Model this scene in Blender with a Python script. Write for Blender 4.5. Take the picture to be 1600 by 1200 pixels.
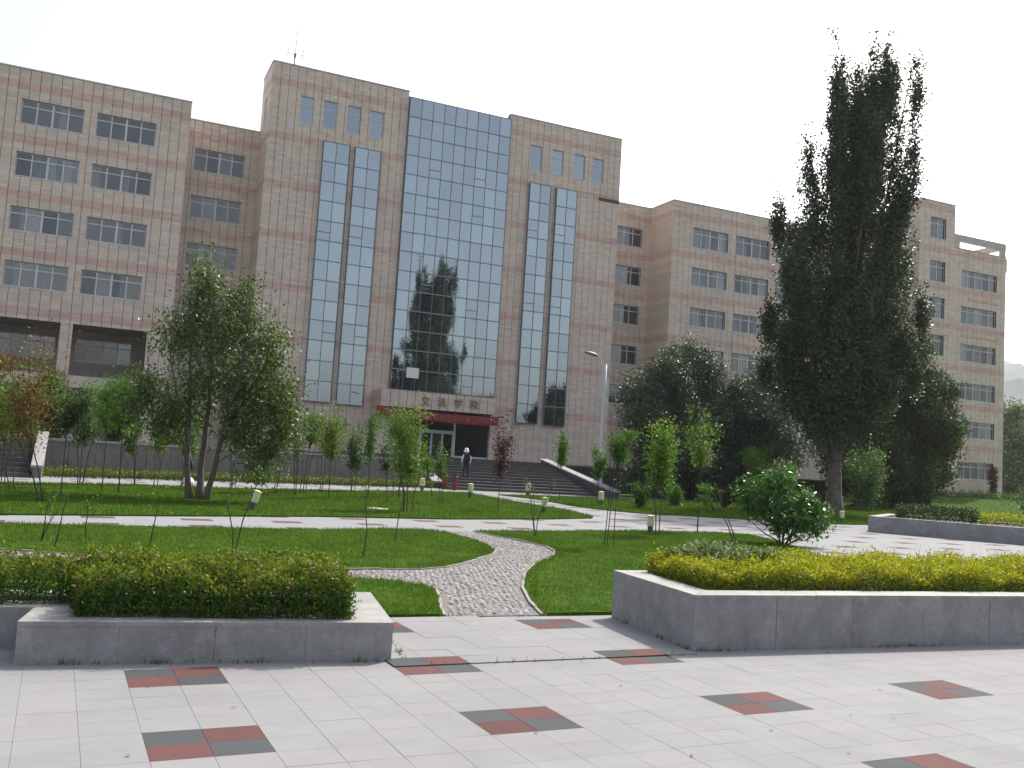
import bpy, math, random
import numpy as np
from mathutils import Matrix, Vector

# ------------------------------------------------------------------ camera, sky, sun
scn = bpy.context.scene
for o in list(bpy.data.objects):
    bpy.data.objects.remove(o)
COL = scn.collection
YAW, PITCH, ROLL = math.radians(24.09), math.radians(4.71), math.radians(3.51)
cam = bpy.data.objects.new('camera', bpy.data.cameras.new('camera'))
COL.objects.link(cam)
cam.data.sensor_width = 36.0
cam.data.lens = 36.0 * 1460 / 1600
cam.data.clip_end = 4000
fw = Vector((math.sin(YAW) * math.cos(PITCH), math.cos(YAW) * math.cos(PITCH), math.sin(PITCH)))
r0 = Vector((math.cos(YAW), -math.sin(YAW), 0)); u0 = r0.cross(fw)
rr = math.cos(ROLL) * r0 + math.sin(ROLL) * u0
uu = -math.sin(ROLL) * r0 + math.cos(ROLL) * u0
cam.matrix_world = Matrix(((rr.x, uu.x, -fw.x, 0), (rr.y, uu.y, -fw.y, 0), (rr.z, uu.z, -fw.z, 1.6), (0, 0, 0, 1)))
scn.camera = cam

SUN = Vector((0.80, 0.50, 1.0)).normalized()
EL = math.asin(SUN.z); AZ = math.atan2(SUN.x, SUN.y)      # azimuth from +Y towards +X
w = bpy.data.worlds.new('World'); scn.world = w; w.use_nodes = True
nt = w.node_tree; nt.nodes.clear()
sky = nt.nodes.new('ShaderNodeTexSky'); sky.sky_type = 'NISHITA'; sky.sun_disc = False
sky.sun_elevation = EL; sky.sun_rotation = AZ
sky.air_density = 1.0; sky.dust_density = 4.0; sky.ozone_density = 1.0; sky.altitude = 0
hs = nt.nodes.new('ShaderNodeHueSaturation'); hs.inputs['Saturation'].default_value = 0.55
bg = nt.nodes.new('ShaderNodeBackground'); bg.inputs['Strength'].default_value = 0.15
ow = nt.nodes.new('ShaderNodeOutputWorld')
nt.links.new(sky.outputs[0], hs.inputs['Color']); nt.links.new(hs.outputs[0], bg.inputs[0]); nt.links.new(bg.outputs[0], ow.inputs[0])
sl = bpy.data.lights.new('sun', 'SUN'); sl.energy = 3.3; sl.angle = math.radians(.8); sl.color = (1.0, 0.95, 0.87)
so = bpy.data.objects.new('sun', sl); COL.objects.link(so)
so.rotation_euler = SUN.to_track_quat('Z', 'Y').to_euler()
scn.view_settings.view_transform = 'Standard'; scn.view_settings.look = 'None'
scn.view_settings.gamma = 1.0; scn.view_settings.use_curve_mapping = False
scn.view_settings.exposure = 0.83
scn.cycles.max_bounces = 6; scn.cycles.transparent_max_bounces = 8
scn.cycles.sample_clamp_indirect = 6

rng = np.random.default_rng(7)
random.seed(7)

# ------------------------------------------------------------------ materials
def mat(name):
    m = bpy.data.materials.new(name); m.use_nodes = True
    nt = m.node_tree; b = nt.nodes['Principled BSDF']
    return m, nt, b
def N(nt, t, **k):
    n = nt.nodes.new(t)
    for a, v in k.items():
        setattr(n, a, v)
    return n
def mixc(nt, fac, a, b, mode='MIX'):
    n = N(nt, 'ShaderNodeMix', data_type='RGBA', blend_type=mode)
    for s, v in ((0, fac), (6, a), (7, b)):
        if isinstance(v, (int, float)): n.inputs[s].default_value = v
        elif isinstance(v, tuple): n.inputs[s].default_value = v if len(v) == 4 else (*v, 1)
        else: nt.links.new(v, n.inputs[s])
    return n.outputs[2]
def mth(nt, op, a, b=None, c=None):
    n = N(nt, 'ShaderNodeMath', operation=op)
    for i, v in enumerate((a, b, c)):
        if v is None: continue
        if isinstance(v, (int, float)): n.inputs[i].default_value = v
        else: nt.links.new(v, n.inputs[i])
    return n.outputs[0]
def noise(nt, scale, detail=4, rough=.6, vec=None):
    n = N(nt, 'ShaderNodeTexNoise'); n.inputs['Scale'].default_value = scale
    n.inputs['Detail'].default_value = detail; n.inputs['Roughness'].default_value = rough
    if vec is None:
        vec = N(nt, 'ShaderNodeNewGeometry').outputs['Position']
    nt.links.new(vec, n.inputs['Vector'])
    return n.outputs[0]
def ramp(nt, fac, *stops):
    n = N(nt, 'ShaderNodeValToRGB'); e = n.color_ramp.elements
    while len(e) < len(stops): e.new(0.5)
    for i, (p, c) in enumerate(stops):
        e[i].position = p; e[i].color = (*c, 1)
    nt.links.new(fac, n.inputs[0])
    return n.outputs[0]
def bump(nt, b, h, strength=.3, dist=.01):
    n = N(nt, 'ShaderNodeBump'); n.inputs['Strength'].default_value = strength; n.inputs['Distance'].default_value = dist
    nt.links.new(h, n.inputs['Height']); nt.links.new(n.outputs[0], b.inputs['Normal'])

def simple(name, col, rough=.6, var=.25, scale=6., metal=0., spec=.4, bmp=0.):
    m, nt, b = mat(name)
    f = noise(nt, scale)
    lo = tuple(c * (1 - var) for c in col); hi = tuple(min(1, c * (1 + var)) for c in col)
    nt.links.new(ramp(nt, f, (.3, lo), (.7, hi)), b.inputs['Base Color'])
    b.inputs['Roughness'].default_value = rough; b.inputs['Metallic'].default_value = metal
    b.inputs['Specular IOR Level'].default_value = spec
    if bmp: bump(nt, b, f, bmp)
    return m

def facade_mat(name, col):
    m, nt, b = mat(name)
    g = N(nt, 'ShaderNodeNewGeometry'); sx = N(nt, 'ShaderNodeSeparateXYZ'); nt.links.new(g.outputs['Position'], sx.inputs[0])
    z = mth(nt, 'DIVIDE', sx.outputs[2], .21)
    wn = N(nt, 'ShaderNodeTexWhiteNoise', noise_dimensions='3D')
    cb = N(nt, 'ShaderNodeCombineXYZ'); nt.links.new(mth(nt, 'FLOOR', z), cb.inputs[2])
    nt.links.new(mth(nt, 'FLOOR', mth(nt, 'DIVIDE', sx.outputs[0], .64)), cb.inputs[0])
    nt.links.new(cb.outputs[0], wn.inputs['Vector'])
    fr = mth(nt, 'FRACT', z)
    joint = mth(nt, 'LESS_THAN', fr, .09)
    big = noise(nt, .25, 5)
    mixv = mth(nt, 'ADD', mth(nt, 'MULTIPLY', wn.outputs[0], .45), mth(nt, 'MULTIPLY', big, .75))
    c = ramp(nt, mixv, (.15, tuple(v * .80 for v in col)), (.95, tuple(v * 1.16 for v in col)))
    c = mixc(nt, mth(nt, 'MULTIPLY', joint, .45), c, tuple(v * .45 for v in col))
    # rain streaks
    mp = N(nt, 'ShaderNodeMapping'); mp.inputs['Scale'].default_value = (2.2, 2.2, .10); nt.links.new(g.outputs['Position'], mp.inputs[0])
    st = noise(nt, 1.0, 4, .6, mp.outputs[0])
    c = mixc(nt, mth(nt, 'MULTIPLY', mth(nt, 'GREATER_THAN', st, .60), .13), c, tuple(v * .5 for v in col))
    nt.links.new(c, b.inputs['Base Color']); b.inputs['Roughness'].default_value = .55
    b.inputs['Specular IOR Level'].default_value = .3
    bump(nt, b, fr, .25, .02)
    return m

def leaf_mat(name, c1, c2, c3=None, trans=.35, rough=.5, spec=.2):
    m, nt, b = mat(name)
    g = N(nt, 'ShaderNodeNewGeometry')
    st = [(0., c1), (.75, c2)] + ([(1., c3)] if c3 else [])
    col = ramp(nt, g.outputs['Random Per Island'], *st)
    nt.links.new(col, b.inputs['Base Color']); b.inputs['Roughness'].default_value = rough
    b.inputs['Specular IOR Level'].default_value = spec
    t = N(nt, 'ShaderNodeBsdfTranslucent')
    nt.links.new(mixc(nt, 1., col, (1.15, 1.3, .55), 'MULTIPLY'), t.inputs[0])
    mx = N(nt, 'ShaderNodeMixShader'); mx.inputs[0].default_value = trans
    nt.links.new(b.outputs[0], mx.inputs[1]); nt.links.new(t.outputs[0], mx.inputs[2])
    nt.links.new(mx.outputs[0], nt.nodes['Material Output'].inputs[0])
    return m

TX, TY, PROT, PX0, PY0 = .312, .25, math.radians(1.6), .42, 5.06
def paving_mat():
    m, nt, b = mat('paving')
    g = N(nt, 'ShaderNodeNewGeometry'); mp = N(nt, 'ShaderNodeMapping', vector_type='POINT')
    c, s = math.cos(-PROT), math.sin(-PROT)
    mp.inputs['Rotation'].default_value = (0, 0, -PROT)
    mp.inputs['Location'].default_value = (-(c * PX0 - s * PY0), -(s * PX0 + c * PY0), 0)
    nt.links.new(g.outputs['Position'], mp.inputs[0])
    sx = N(nt, 'ShaderNodeSeparateXYZ'); nt.links.new(mp.outputs[0], sx.inputs[0])
    u = mth(nt, 'DIVIDE', sx.outputs[0], TX); v = mth(nt, 'DIVIDE', sx.outputs[1], TY)
    iu, iv = mth(nt, 'FLOOR', u), mth(nt, 'FLOOR', v)
    mu, mv = mth(nt, 'FLOORED_MODULO', iu, 6), mth(nt, 'FLOORED_MODULO', iv, 6)
    incl = mth(nt, 'MULTIPLY', mth(nt, 'LESS_THAN', mu, 1.5), mth(nt, 'LESS_THAN', mv, 1.5))
    par = mth(nt, 'FLOORED_MODULO', mth(nt, 'ADD', mu, mv), 2)
    cb = N(nt, 'ShaderNodeCombineXYZ'); nt.links.new(iu, cb.inputs[0]); nt.links.new(iv, cb.inputs[1])
    wn = N(nt, 'ShaderNodeTexWhiteNoise'); nt.links.new(cb.outputs[0], wn.inputs['Vector'])
    base = ramp(nt, wn.outputs[0], (0, (.215, .217, .222)), (1, (.235, .237, .243)))
    dirt = noise(nt, 1.1, 6, .65)
    base = mixc(nt, ramp_f(nt, dirt, .45, .8, .35), base, (.175, .174, .172))
    cc = mixc(nt, par, (.105, .05, .047), (.066, .071, .076))
    col = mixc(nt, incl, base, cc)
    fu, fv = mth(nt, 'FRACT', u), mth(nt, 'FRACT', v)
    j = mth(nt, 'MAXIMUM', mth(nt, 'LESS_THAN', fu, .02), mth(nt, 'LESS_THAN', fv, .024))
    col = mixc(nt, mth(nt, 'MULTIPLY', j, .5), col, (.165, .163, .16))
    nt.links.new(col, b.inputs['Base Color']); b.inputs['Roughness'].default_value = .85; b.inputs['Specular IOR Level'].default_value = .15
    return m
def ramp_f(nt, f, a, b, mx):
    n = N(nt, 'ShaderNodeMapRange'); nt.links.new(f, n.inputs[0])
    n.inputs[1].default_value = a; n.inputs[2].default_value = b; n.inputs[3].default_value = 0; n.inputs[4].default_value = mx
    return n.outputs[0]
def tile_mat(name, col, var=.10):
    m, nt, b = mat(name)
    oi = N(nt, 'ShaderNodeObjectInfo'); g = N(nt, 'ShaderNodeNewGeometry')
    r = mth(nt, 'FRACT', mth(nt, 'ADD', oi.outputs['Random'], g.outputs['Random Per Island']))
    base = ramp(nt, r, (0, tuple(c * (1 - var) for c in col)), (1, tuple(c * (1 + var) for c in col)))
    d = noise(nt, 1.3, 6, .65)
    c = mixc(nt, ramp_f(nt, d, .45, .8, .38), base, tuple(v * .66 for v in col))
    sp = noise(nt, 260, 2, .7)
    c = mixc(nt, ramp_f(nt, sp, .55, .75, .28), c, tuple(v * .5 for v in col))
    d2 = noise(nt, 9, 5, .7)
    c = mixc(nt, ramp_f(nt, d2, .58, .72, .16), c, tuple(v * .45 for v in col))
    pk = mth(nt, 'FRACT', mth(nt, 'MULTIPLY', r, 17.3))
    c = mixc(nt, ramp_f(nt, pk, .6, 1., .5), c, tuple(v * k for v, k in zip(col, (1.06, .98, .98))))
    sm = noise(nt, .45, 5, .7)
    c = mixc(nt, ramp_f(nt, sm, .46, .70, .5), c, tuple(v * .74 for v in col))
    sm2 = noise(nt, 3.2, 6, .75)
    c = mixc(nt, ramp_f(nt, sm2, .56, .70, .28), c, tuple(v * .70 for v in col))
    nt.links.new(c, b.inputs['Base Color']); b.inputs['Roughness'].default_value = .85
    b.inputs['Specular IOR Level'].default_value = .15
    bump(nt, b, d2, .12, .004)
    return m
def granite_mat(name, col):
    m, nt, b = mat(name)
    sp = noise(nt, 190, 3, .8); pt = noise(nt, 1.6, 6, .65)
    g = N(nt, 'ShaderNodeNewGeometry'); oi = N(nt, 'ShaderNodeObjectInfo')
    c = ramp(nt, sp, (.34, tuple(v * .5 for v in col)), (.5, col), (.66, tuple(v * 1.5 for v in col)))
    c = mixc(nt, ramp_f(nt, pt, .42, .68, .62), c, tuple(v * .58 for v in col))
    c = mixc(nt, mth(nt, 'MULTIPLY', oi.outputs['Random'], .22), c, tuple(v * .6 for v in col))
    mp = N(nt, 'ShaderNodeMapping'); mp.inputs['Scale'].default_value = (7, 7, .5); nt.links.new(g.outputs['Position'], mp.inputs[0])
    st = noise(nt, 1.5, 4, .6, mp.outputs[0])
    c = mixc(nt, ramp_f(nt, st, .52, .75, .3), c, tuple(v * .5 for v in col))
    mo = noise(nt, 22, 5, .75)
    c = mixc(nt, ramp_f(nt, mo, .50, .66, .32), c, tuple(v * .55 for v in col))
    lt = noise(nt, 4.5, 5, .7)
    c = mixc(nt, ramp_f(nt, lt, .50, .68, .6), c, tuple(v * k for v, k in zip(col, (1.30, 1.27, 1.24))))
    nt.links.new(c, b.inputs['Base Color']); b.inputs['Roughness'].default_value = .7
    b.inputs['Specular IOR Level'].default_value = .25
    bump(nt, b, sp, .15, .003)
    return m
def mirror_glass(name, tint, dark, rough=.02, fac=.8):
    m, nt, b = mat(name)
    g = N(nt, 'ShaderNodeBsdfGlossy'); g.inputs['Roughness'].default_value = rough
    oi = N(nt, 'ShaderNodeObjectInfo')
    nt.links.new(ramp(nt, oi.outputs['Random'], (0, tuple(c * .90 for c in tint)), (1, tuple(c * 1.08 for c in tint))), g.inputs[0])
    d = N(nt, 'ShaderNodeBsdfDiffuse'); d.inputs[0].default_value = (*dark, 1)
    # large, very shallow waviness of tempered panes
    bp = N(nt, 'ShaderNodeBump'); bp.inputs['Strength'].default_value = .028; bp.inputs['Distance'].default_value = .05
    nt.links.new(noise(nt, .9, 2, .5), bp.inputs['Height']); nt.links.new(bp.outputs[0], g.inputs['Normal'])
    mx = N(nt, 'ShaderNodeMixShader'); mx.inputs[0].default_value = fac
    nt.links.new(d.outputs[0], mx.inputs[1]); nt.links.new(g.outputs[0], mx.inputs[2])
    nt.links.new(mx.outputs[0], nt.nodes['Material Output'].inputs[0])
    return m
def clear_glass(name, tint=(.50, .57, .62), refl=.11):
    m, nt, b = mat(name)
    t = N(nt, 'ShaderNodeBsdfTransparent'); t.inputs[0].default_value = (*tint, 1)
    g = N(nt, 'ShaderNodeBsdfGlossy'); g.inputs['Roughness'].default_value = .03
    oi = N(nt, 'ShaderNodeObjectInfo')
    mx = N(nt, 'ShaderNodeMixShader')
    nt.links.new(mth(nt, 'ADD', mth(nt, 'MULTIPLY', oi.outputs['Random'], .10), refl), mx.inputs[0])
    nt.links.new(t.outputs[0], mx.inputs[1]); nt.links.new(g.outputs[0], mx.inputs[2])
    nt.links.new(mx.outputs[0], nt.nodes['Material Output'].inputs[0])
    return m

M = {}
M['wall'] = facade_mat('facade_tile', (.585, .487, .408))
M['band'] = facade_mat('facade_band_tile', (.545, .378, .318))
M['loggia'] = simple('loggia_shade_tone', (.30, .26, .23), .8, .2, 1.5)  # recess shade put into the wall and ceiling colour
M['joint'] = simple('facade_joint', (.085, .062, .052), .9, .2)
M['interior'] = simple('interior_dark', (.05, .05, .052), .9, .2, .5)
M['frame'] = simple('window_frame', (.53, .55, .57), .4, .06)
M['dframe'] = simple('mullion', (.12, .14, .165), .4, .1)
M['hframe'] = simple('transom', (.20, .235, .27), .4, .1)
M['cglass'] = mirror_glass('curtain_glass', (.405, .465, .495), (.05, .062, .074))
M['sglass'] = mirror_glass('small_glass', (.34, .38, .42), (.05, .06, .07), .05)
M['glass'] = clear_glass('window_glass')
M['drape'] = simple('drape', (.36, .34, .31), .9, .12, 9)
M['concrete'] = simple('concrete', (.42, .40, .37), .8, .12, 2)
M['white'] = simple('white_paint', (.72, .72, .70), .5, .05)
M['granite'] = granite_mat('granite', (.275, .268, .272))
M['granite_cap'] = granite_mat('granite_cap', (.285, .28, .272))
M['granite_dark'] = granite_mat('granite_dark', (.082, .079, .082))
M['stone_wall'] = granite_mat('stone_wall', (.155, .143, .14))
M['paving'] = paving_mat()
M['tile'] = tile_mat('paving_tile', (.226, .227, .230), .03)
M['tile_red'] = tile_mat('paving_tile_red', (.105, .048, .046), .14)
M['tile_grey'] = tile_mat('paving_tile_grey', (.062, .067, .072), .14)
M['cobble'] = tile_mat('cobble', (.245, .235, .23), .32)
M['cobble_bed'] = simple('cobble_bed', (.12, .114, .108), .9, .3, 14)
M['kerb'] = granite_mat('kerb', (.28, .265, .25))
M['turf'] = simple('turf', (.040, .082, .008), .95, .35, 2.2, spec=.03)
M['soil'] = simple('soil', (.07, .055, .04), .95, .3, 9)
M['earth'] = simple('earth', (.10, .11, .06), .95, .3, .05)
M['blade'] = leaf_mat('grass_blade', (.042, .094, .009), (.068, .132, .013), (.12, .15, .026), .32, .8, .04)
def patchy(name):
    m = M[name]; nt = m.node_tree
    b = nt.nodes['Principled BSDF']; t = [n for n in nt.nodes if n.type == 'BSDF_TRANSLUCENT'][0]
    src = b.inputs['Base Color'].links[0].from_socket
    f = ramp_f(nt, noise(nt, .55, 5, .65), .44, .72, .75)
    col = mixc(nt, f, src, (.115, .140, .024))
    f2 = ramp_f(nt, noise(nt, 1.7, 4, .6), .50, .72, .55)
    col = mixc(nt, f2, col, (.034, .082, .013))
    nt.links.new(col, b.inputs['Base Color'])
    nt.links.new(mixc(nt, 1., col, (1.1, 1.25, .6), 'MULTIPLY'), t.inputs[0])
patchy('blade')
M['bark'] = simple('bark', (.105, .085, .07), .9, .4, 7, bmp=.6)
M['bark_pale'] = simple('bark_pale', (.105, .088, .078), .9, .45, 4, bmp=.8)
M['bark_dark'] = simple('bark_dark', (.05, .04, .034), .9, .3, 8)
M['poplar'] = leaf_mat('poplar_leaf', (0.025, 0.045, 0.021), (0.045, 0.075, 0.027), (0.088, 0.125, 0.052), .16, .45, .3)
M['elm'] = leaf_mat('left_tree_leaf', (0.037, 0.067, 0.016), (0.078, 0.122, 0.028), (0.199, 0.247, 0.099), .3, .42, .3)
M['olive'] = leaf_mat('grey_leaf', (0.031, 0.048, 0.032), (0.055, 0.078, 0.051), (0.143, 0.190, 0.132), .16, .45, .3)
M['darkleaf'] = leaf_mat('dark_leaf', (0.019, 0.036, 0.012), (0.034, 0.060, 0.016), (0.070, 0.112, 0.021), .22)
M['green'] = leaf_mat('green_leaf', (0.044, 0.099, 0.018), (0.081, 0.167, 0.024), (0.156, 0.261, 0.044), .36)
M['lime'] = leaf_mat('lime_leaf', (0.072, 0.133, 0.020), (0.130, 0.210, 0.031), (0.247, 0.308, 0.055), .4)
M['broad'] = leaf_mat('broad_leaf', (0.031, 0.088, 0.015), (0.058, 0.149, 0.022), (0.108, 0.216, 0.044), .32, .35, .45)
M['rust'] = leaf_mat('rust_leaf', (0.099, 0.043, 0.014), (0.184, 0.078, 0.019), (0.211, 0.170, 0.036), .3)
M['purple'] = leaf_mat('purple_leaf', (.040, .014, .018), (.075, .025, .028), (.14, .06, .06), .3)
M['silver'] = leaf_mat('silver_leaf', (0.077, 0.121, 0.055), (0.132, 0.187, 0.099), (0.363, 0.396, 0.330), .3)
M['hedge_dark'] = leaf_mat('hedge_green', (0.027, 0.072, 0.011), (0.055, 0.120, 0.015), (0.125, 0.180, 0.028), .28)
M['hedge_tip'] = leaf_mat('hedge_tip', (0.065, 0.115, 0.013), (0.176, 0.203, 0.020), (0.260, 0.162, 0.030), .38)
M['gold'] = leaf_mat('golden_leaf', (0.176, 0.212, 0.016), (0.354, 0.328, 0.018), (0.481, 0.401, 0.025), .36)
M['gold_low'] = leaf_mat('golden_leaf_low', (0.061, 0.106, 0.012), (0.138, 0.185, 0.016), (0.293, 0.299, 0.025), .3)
M['banner'] = simple('banner_cloth', (.24, .010, .016), .7, .18, 3)
M['letter'] = simple('banner_letter', (.25, .10, .105), .7, .05)
M['goldpaint'] = simple('gold_paint', (.235, .165, .08), .4, .15, 8, .5)
M['metal'] = simple('pole_metal', (.52, .52, .53), .5, .1, 5, .1)
M['lampgrey'] = simple('lamp_grey', (.20, .20, .21), .5, .1)
M['cream'] = simple('lamp_cream', (.62, .58, .36), .4, .05)
M['lampgreen'] = simple('lamp_green', (.05, .085, .08), .5, .1)
M['red'] = simple('red_plastic', (.15, .026, .016), .5, .12)
M['black'] = simple('black_cloth', (.014, .015, .02), .9, .2)
M['skin'] = simple('skin', (.36, .21, .15), .6, .05)
M['hill'] = simple('hill_scrub', (.17, .20, .20), .95, .3, .02)
M['farwall'] = simple('far_wall', (.42, .45, .50), .8, .08, .3)
M['darkglass'] = mirror_glass('door_glass', (.10, .12, .13), (.012, .016, .018), .04, .7)
M['doorgreen'] = mirror_glass('door_leaf_glass', (.22, .30, .26), (.06, .10, .085), .06, .6)

# ------------------------------------------------------------------ object helpers
ORG = {}
def newmesh(name, verts, faces, mats, midx=None, smooth=False):
    me = bpy.data.meshes.new(name)
    v = np.asarray(verts, dtype=np.float32).reshape(-1, 3)
    if isinstance(faces, np.ndarray):
        nf, k = faces.shape
        me.vertices.add(len(v)); me.vertices.foreach_set('co', v.ravel())
        me.loops.add(nf * k); me.loops.foreach_set('vertex_index', faces.astype(np.int32).ravel())
        me.polygons.add(nf)
        me.polygons.foreach_set('loop_start', (np.arange(nf) * k).astype(np.int32))
        me.polygons.foreach_set('loop_total', np.full(nf, k, np.int32))
        if midx is not None: me.polygons.foreach_set('material_index', np.asarray(midx, np.int32))
        if smooth: me.polygons.foreach_set('use_smooth', np.ones(nf, bool))
        me.update(calc_edges=True)
    else:
        me.from_pydata([tuple(map(float, p)) for p in v], [], faces)
        if midx is not None: me.polygons.foreach_set('material_index', np.asarray(midx, np.int32))
        if smooth: me.polygons.foreach_set('use_smooth', np.ones(len(faces), bool))
        me.update()
    for m in (mats if isinstance(mats, (list, tuple)) else [mats]):
        me.materials.append(M[m] if isinstance(m, str) else m)
    return me
def tag(o, label=None, cat=None, group=None, kind=None):
    if label: o['label'] = label
    if cat: o['category'] = cat
    if group: o['group'] = group
    if kind: o['kind'] = kind
    return o
def link(name, me, org=(0, 0, 0), parent=None):
    o = bpy.data.objects.new(name, me); COL.objects.link(o)
    org = Vector(org)
    if parent is not None:
        o.parent = parent; o.location = org - ORG[parent.name]
    else:
        o.location = org
    ORG[o.name] = org
    return o
def empty(name, loc, label, cat, group=None):
    return tag(link(name, None, loc), label, cat, group)
class MB:
    """collects world-space pieces into one mesh"""
    def __init__(s): s.v = []; s.f = []
    def add(s, vs, fs):
        n = len(s.v); s.v += [tuple(p) for p in vs]; s.f += [tuple(i + n for i in f) for f in fs]; return s
    def box(s, x0, x1, y0, y1, z0, z1):
        return s.add([(x0, y0, z0), (x1, y0, z0), (x1, y1, z0), (x0, y1, z0), (x0, y0, z1), (x1, y0, z1), (x1, y1, z1), (x0, y1, z1)],
                     [(0, 3, 2, 1), (4, 5, 6, 7), (0, 1, 5, 4), (1, 2, 6, 5), (2, 3, 7, 6), (3, 0, 4, 7)])
    def prism(s, poly, z0, z1):
        n = len(poly)
        zz0 = z0 if hasattr(z0, '__len__') else [z0] * n; zz1 = z1 if hasattr(z1, '__len__') else [z1] * n
        a = sum(poly[i][0] * poly[(i + 1) % n][1] - poly[(i + 1) % n][0] * poly[i][1] for i in range(n))
        if a < 0: poly = poly[::-1]; zz0 = list(zz0)[::-1]; zz1 = list(zz1)[::-1]
        vs = [(p[0], p[1], z) for p, z in zip(poly, zz0)] + [(p[0], p[1], z) for p, z in zip(poly, zz1)]
        fs = [tuple(range(n - 1, -1, -1)), tuple(range(n, 2 * n))] + [(i, (i + 1) % n, n + (i + 1) % n, n + i) for i in range(n)]
        return s.add(vs, fs)
    def tube(s, pts, rad, k=8, cap=True):
        pts = [Vector(p) for p in pts]; n = len(pts)
        rad = rad if hasattr(rad, '__len__') else [rad] * n
        vs = []; t0 = None
        for i, p in enumerate(pts):
            t = (pts[min(i + 1, n - 1)] - pts[max(i - 1, 0)]).normalized()
            a = t.orthogonal().normalized() if t0 is None else (t0 - t * t0.dot(t)).normalized()
            t0 = a; b = t.cross(a)
            for j in range(k):
                g = 2 * math.pi * j / k
                vs.append(p + (a * math.cos(g) + b * math.sin(g)) * rad[i])
        fs = [(i * k + j, i * k + (j + 1) % k, (i + 1) * k + (j + 1) % k, (i + 1) * k + j) for i in range(n - 1) for j in range(k)]
        if cap: fs += [tuple(range(k - 1, -1, -1)), tuple(range((n - 1) * k, n * k))]
        return s.add(vs, fs)
    def lathe(s, c, prof, k=14):
        vs = [(c[0] + r * math.cos(2 * math.pi * j / k), c[1] + r * math.sin(2 * math.pi * j / k), c[2] + z) for r, z in prof for j in range(k)]
        n = len(prof)
        fs = [(i * k + j, i * k + (j + 1) % k, (i + 1) * k + (j + 1) % k, (i + 1) * k + j) for i in range(n - 1) for j in range(k)]
        fs += [tuple(range(k - 1, -1, -1)), tuple(range((n - 1) * k, n * k))]
        return s.add(vs, fs)
    def build(s, name, m, parent=None, org=None, smooth=False):
        if org is None:
            a = np.array(s.v); org = a.mean(0) if parent is not None else (a[:, 0].mean(), a[:, 1].mean(), a[:, 2].min())
        me = newmesh(name, np.array(s.v, dtype=np.float64) - np.array(org), s.f, m, smooth=smooth)
        return link(name, me, org, parent)
def struct(name, mb, m): return tag(mb.build(name, m, org=(0, 0, 0)), kind='structure')

# ------------------------------------------------------------------ ground
struct('ground', MB().prism([(-1500, -1500), (1500, -1500), (1500, 1500), (-1500, 1500)], -.6, -.06), 'earth')
plaza = struct('plaza', MB().prism([(-40, -30), (60, -30), (62, 46), (30, 60), (-40, 60)], -.3, 0.), 'paving')

LAWN = {
 'left': [(-14, 16.4), (-5, 15.7), (-.94, 14.26), (.31, 13.69), (1.6, 12.95), (3.25, 12.46), (3.8, 12.55), (4.39, 12.6), (4.84, 12.84), (5.3, 13.3), (5.75, 13.85), (6.37, 14.64), (6.68, 15.22), (6.86, 15.96), (7.02, 16.9), (7.04, 17.86), (7.0, 18.7), (6.7, 19.1), (5.82, 19.12), (4.3, 18.42), (1.43, 18.14), (-1.23, 18.08), (-14, 17.6)],
 'near': [(-14, 8.93), (3.39, 8.93), (3.55, 9.5), (3.75, 10.06), (3.9, 10.6), (3.86, 10.95), (3.72, 11.2), (3.49, 11.42), (3.2, 11.56), (1.6, 11.95), (.2, 12.7), (-1.2, 13.3), (-5, 14.7), (-14, 15.3)],
 'right': [(4.52, 8.93), (4.74, 9.68), (5.17, 10.81), (5.83, 12.14), (6.56, 13.32), (7.0, 13.9), (7.47, 14.49), (7.93, 15.31), (8.16, 16.18), (8.1, 17.08), (7.98, 18.28), (7.87, 19.15), (10, 19.64), (13.06, 20.62), (15.6, 20.75), (16.25, 20.3), (15.9, 19.0), (15.1, 17.4), (14.0, 15), (12, 11.5), (10.4, 8.93)],
 'back': [(-14, 17.9), (-1.39, 20.11), (1.51, 20.96), (5.17, 22.24), (8.61, 22.77), (12.24, 24.11), (14.2, 25.2), (14.6, 25.8), (14.9, 27.2), (15.4, 29.38), (15.4, 33.42), (15.9, 38), (15.8, 40.2), (14.86, 40.33), (10.12, 37.19), (5.72, 35.04), (1.37, 34.2), (-2.3, 32.1), (-14, 28)],
 'far': [(21.83, 27.64), (19.67, 28.53), (18.3, 28.9), (17.5, 30.3), (17.31, 31.97), (17.96, 36.68), (17.42, 39.63), (21.33, 40.76), (25.95, 41.11), (34.97, 42.6), (44, 43.5), (58, 45), (56, 38), (44, 33), (36, 30.5), (28, 27.3), (25, 26.7)],
}
def inpoly(P, poly):
    x, y = P[:, 0], P[:, 1]; c = np.zeros(len(P), bool); n = len(poly)
    for i in range(n):
        x1, y1 = poly[i]; x2, y2 = poly[(i + 1) % n]
        if y1 == y2: continue
        k = ((y1 > y) != (y2 > y)) & (x < (x2 - x1) * (y - y1) / (y2 - y1) + x1)
        c ^= k
    return c
def edge_dist(P, poly):
    d = np.full(len(P), 1e9); n = len(poly)
    for i in range(n):
        a = np.array(poly[i]); b = np.array(poly[(i + 1) % n]); ab = b - a
        t = np.clip(((P - a) @ ab) / (ab @ ab), 0, 1)
        d = np.minimum(d, np.linalg.norm(P - a - t[:, None] * ab, axis=1))
    return d
def sample_poly(poly, dens, lim=None):
    q = np.array(poly); lo, hi = q.min(0), q.max(0)
    if lim: lo = np.maximum(lo, lim[0]); hi = np.minimum(hi, lim[1])
    n = int(dens * (hi[0] - lo[0]) * (hi[1] - lo[1]))
    P = lo + rng.random((n, 2)) * (hi - lo)
    return P[inpoly(P, poly)]
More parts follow.
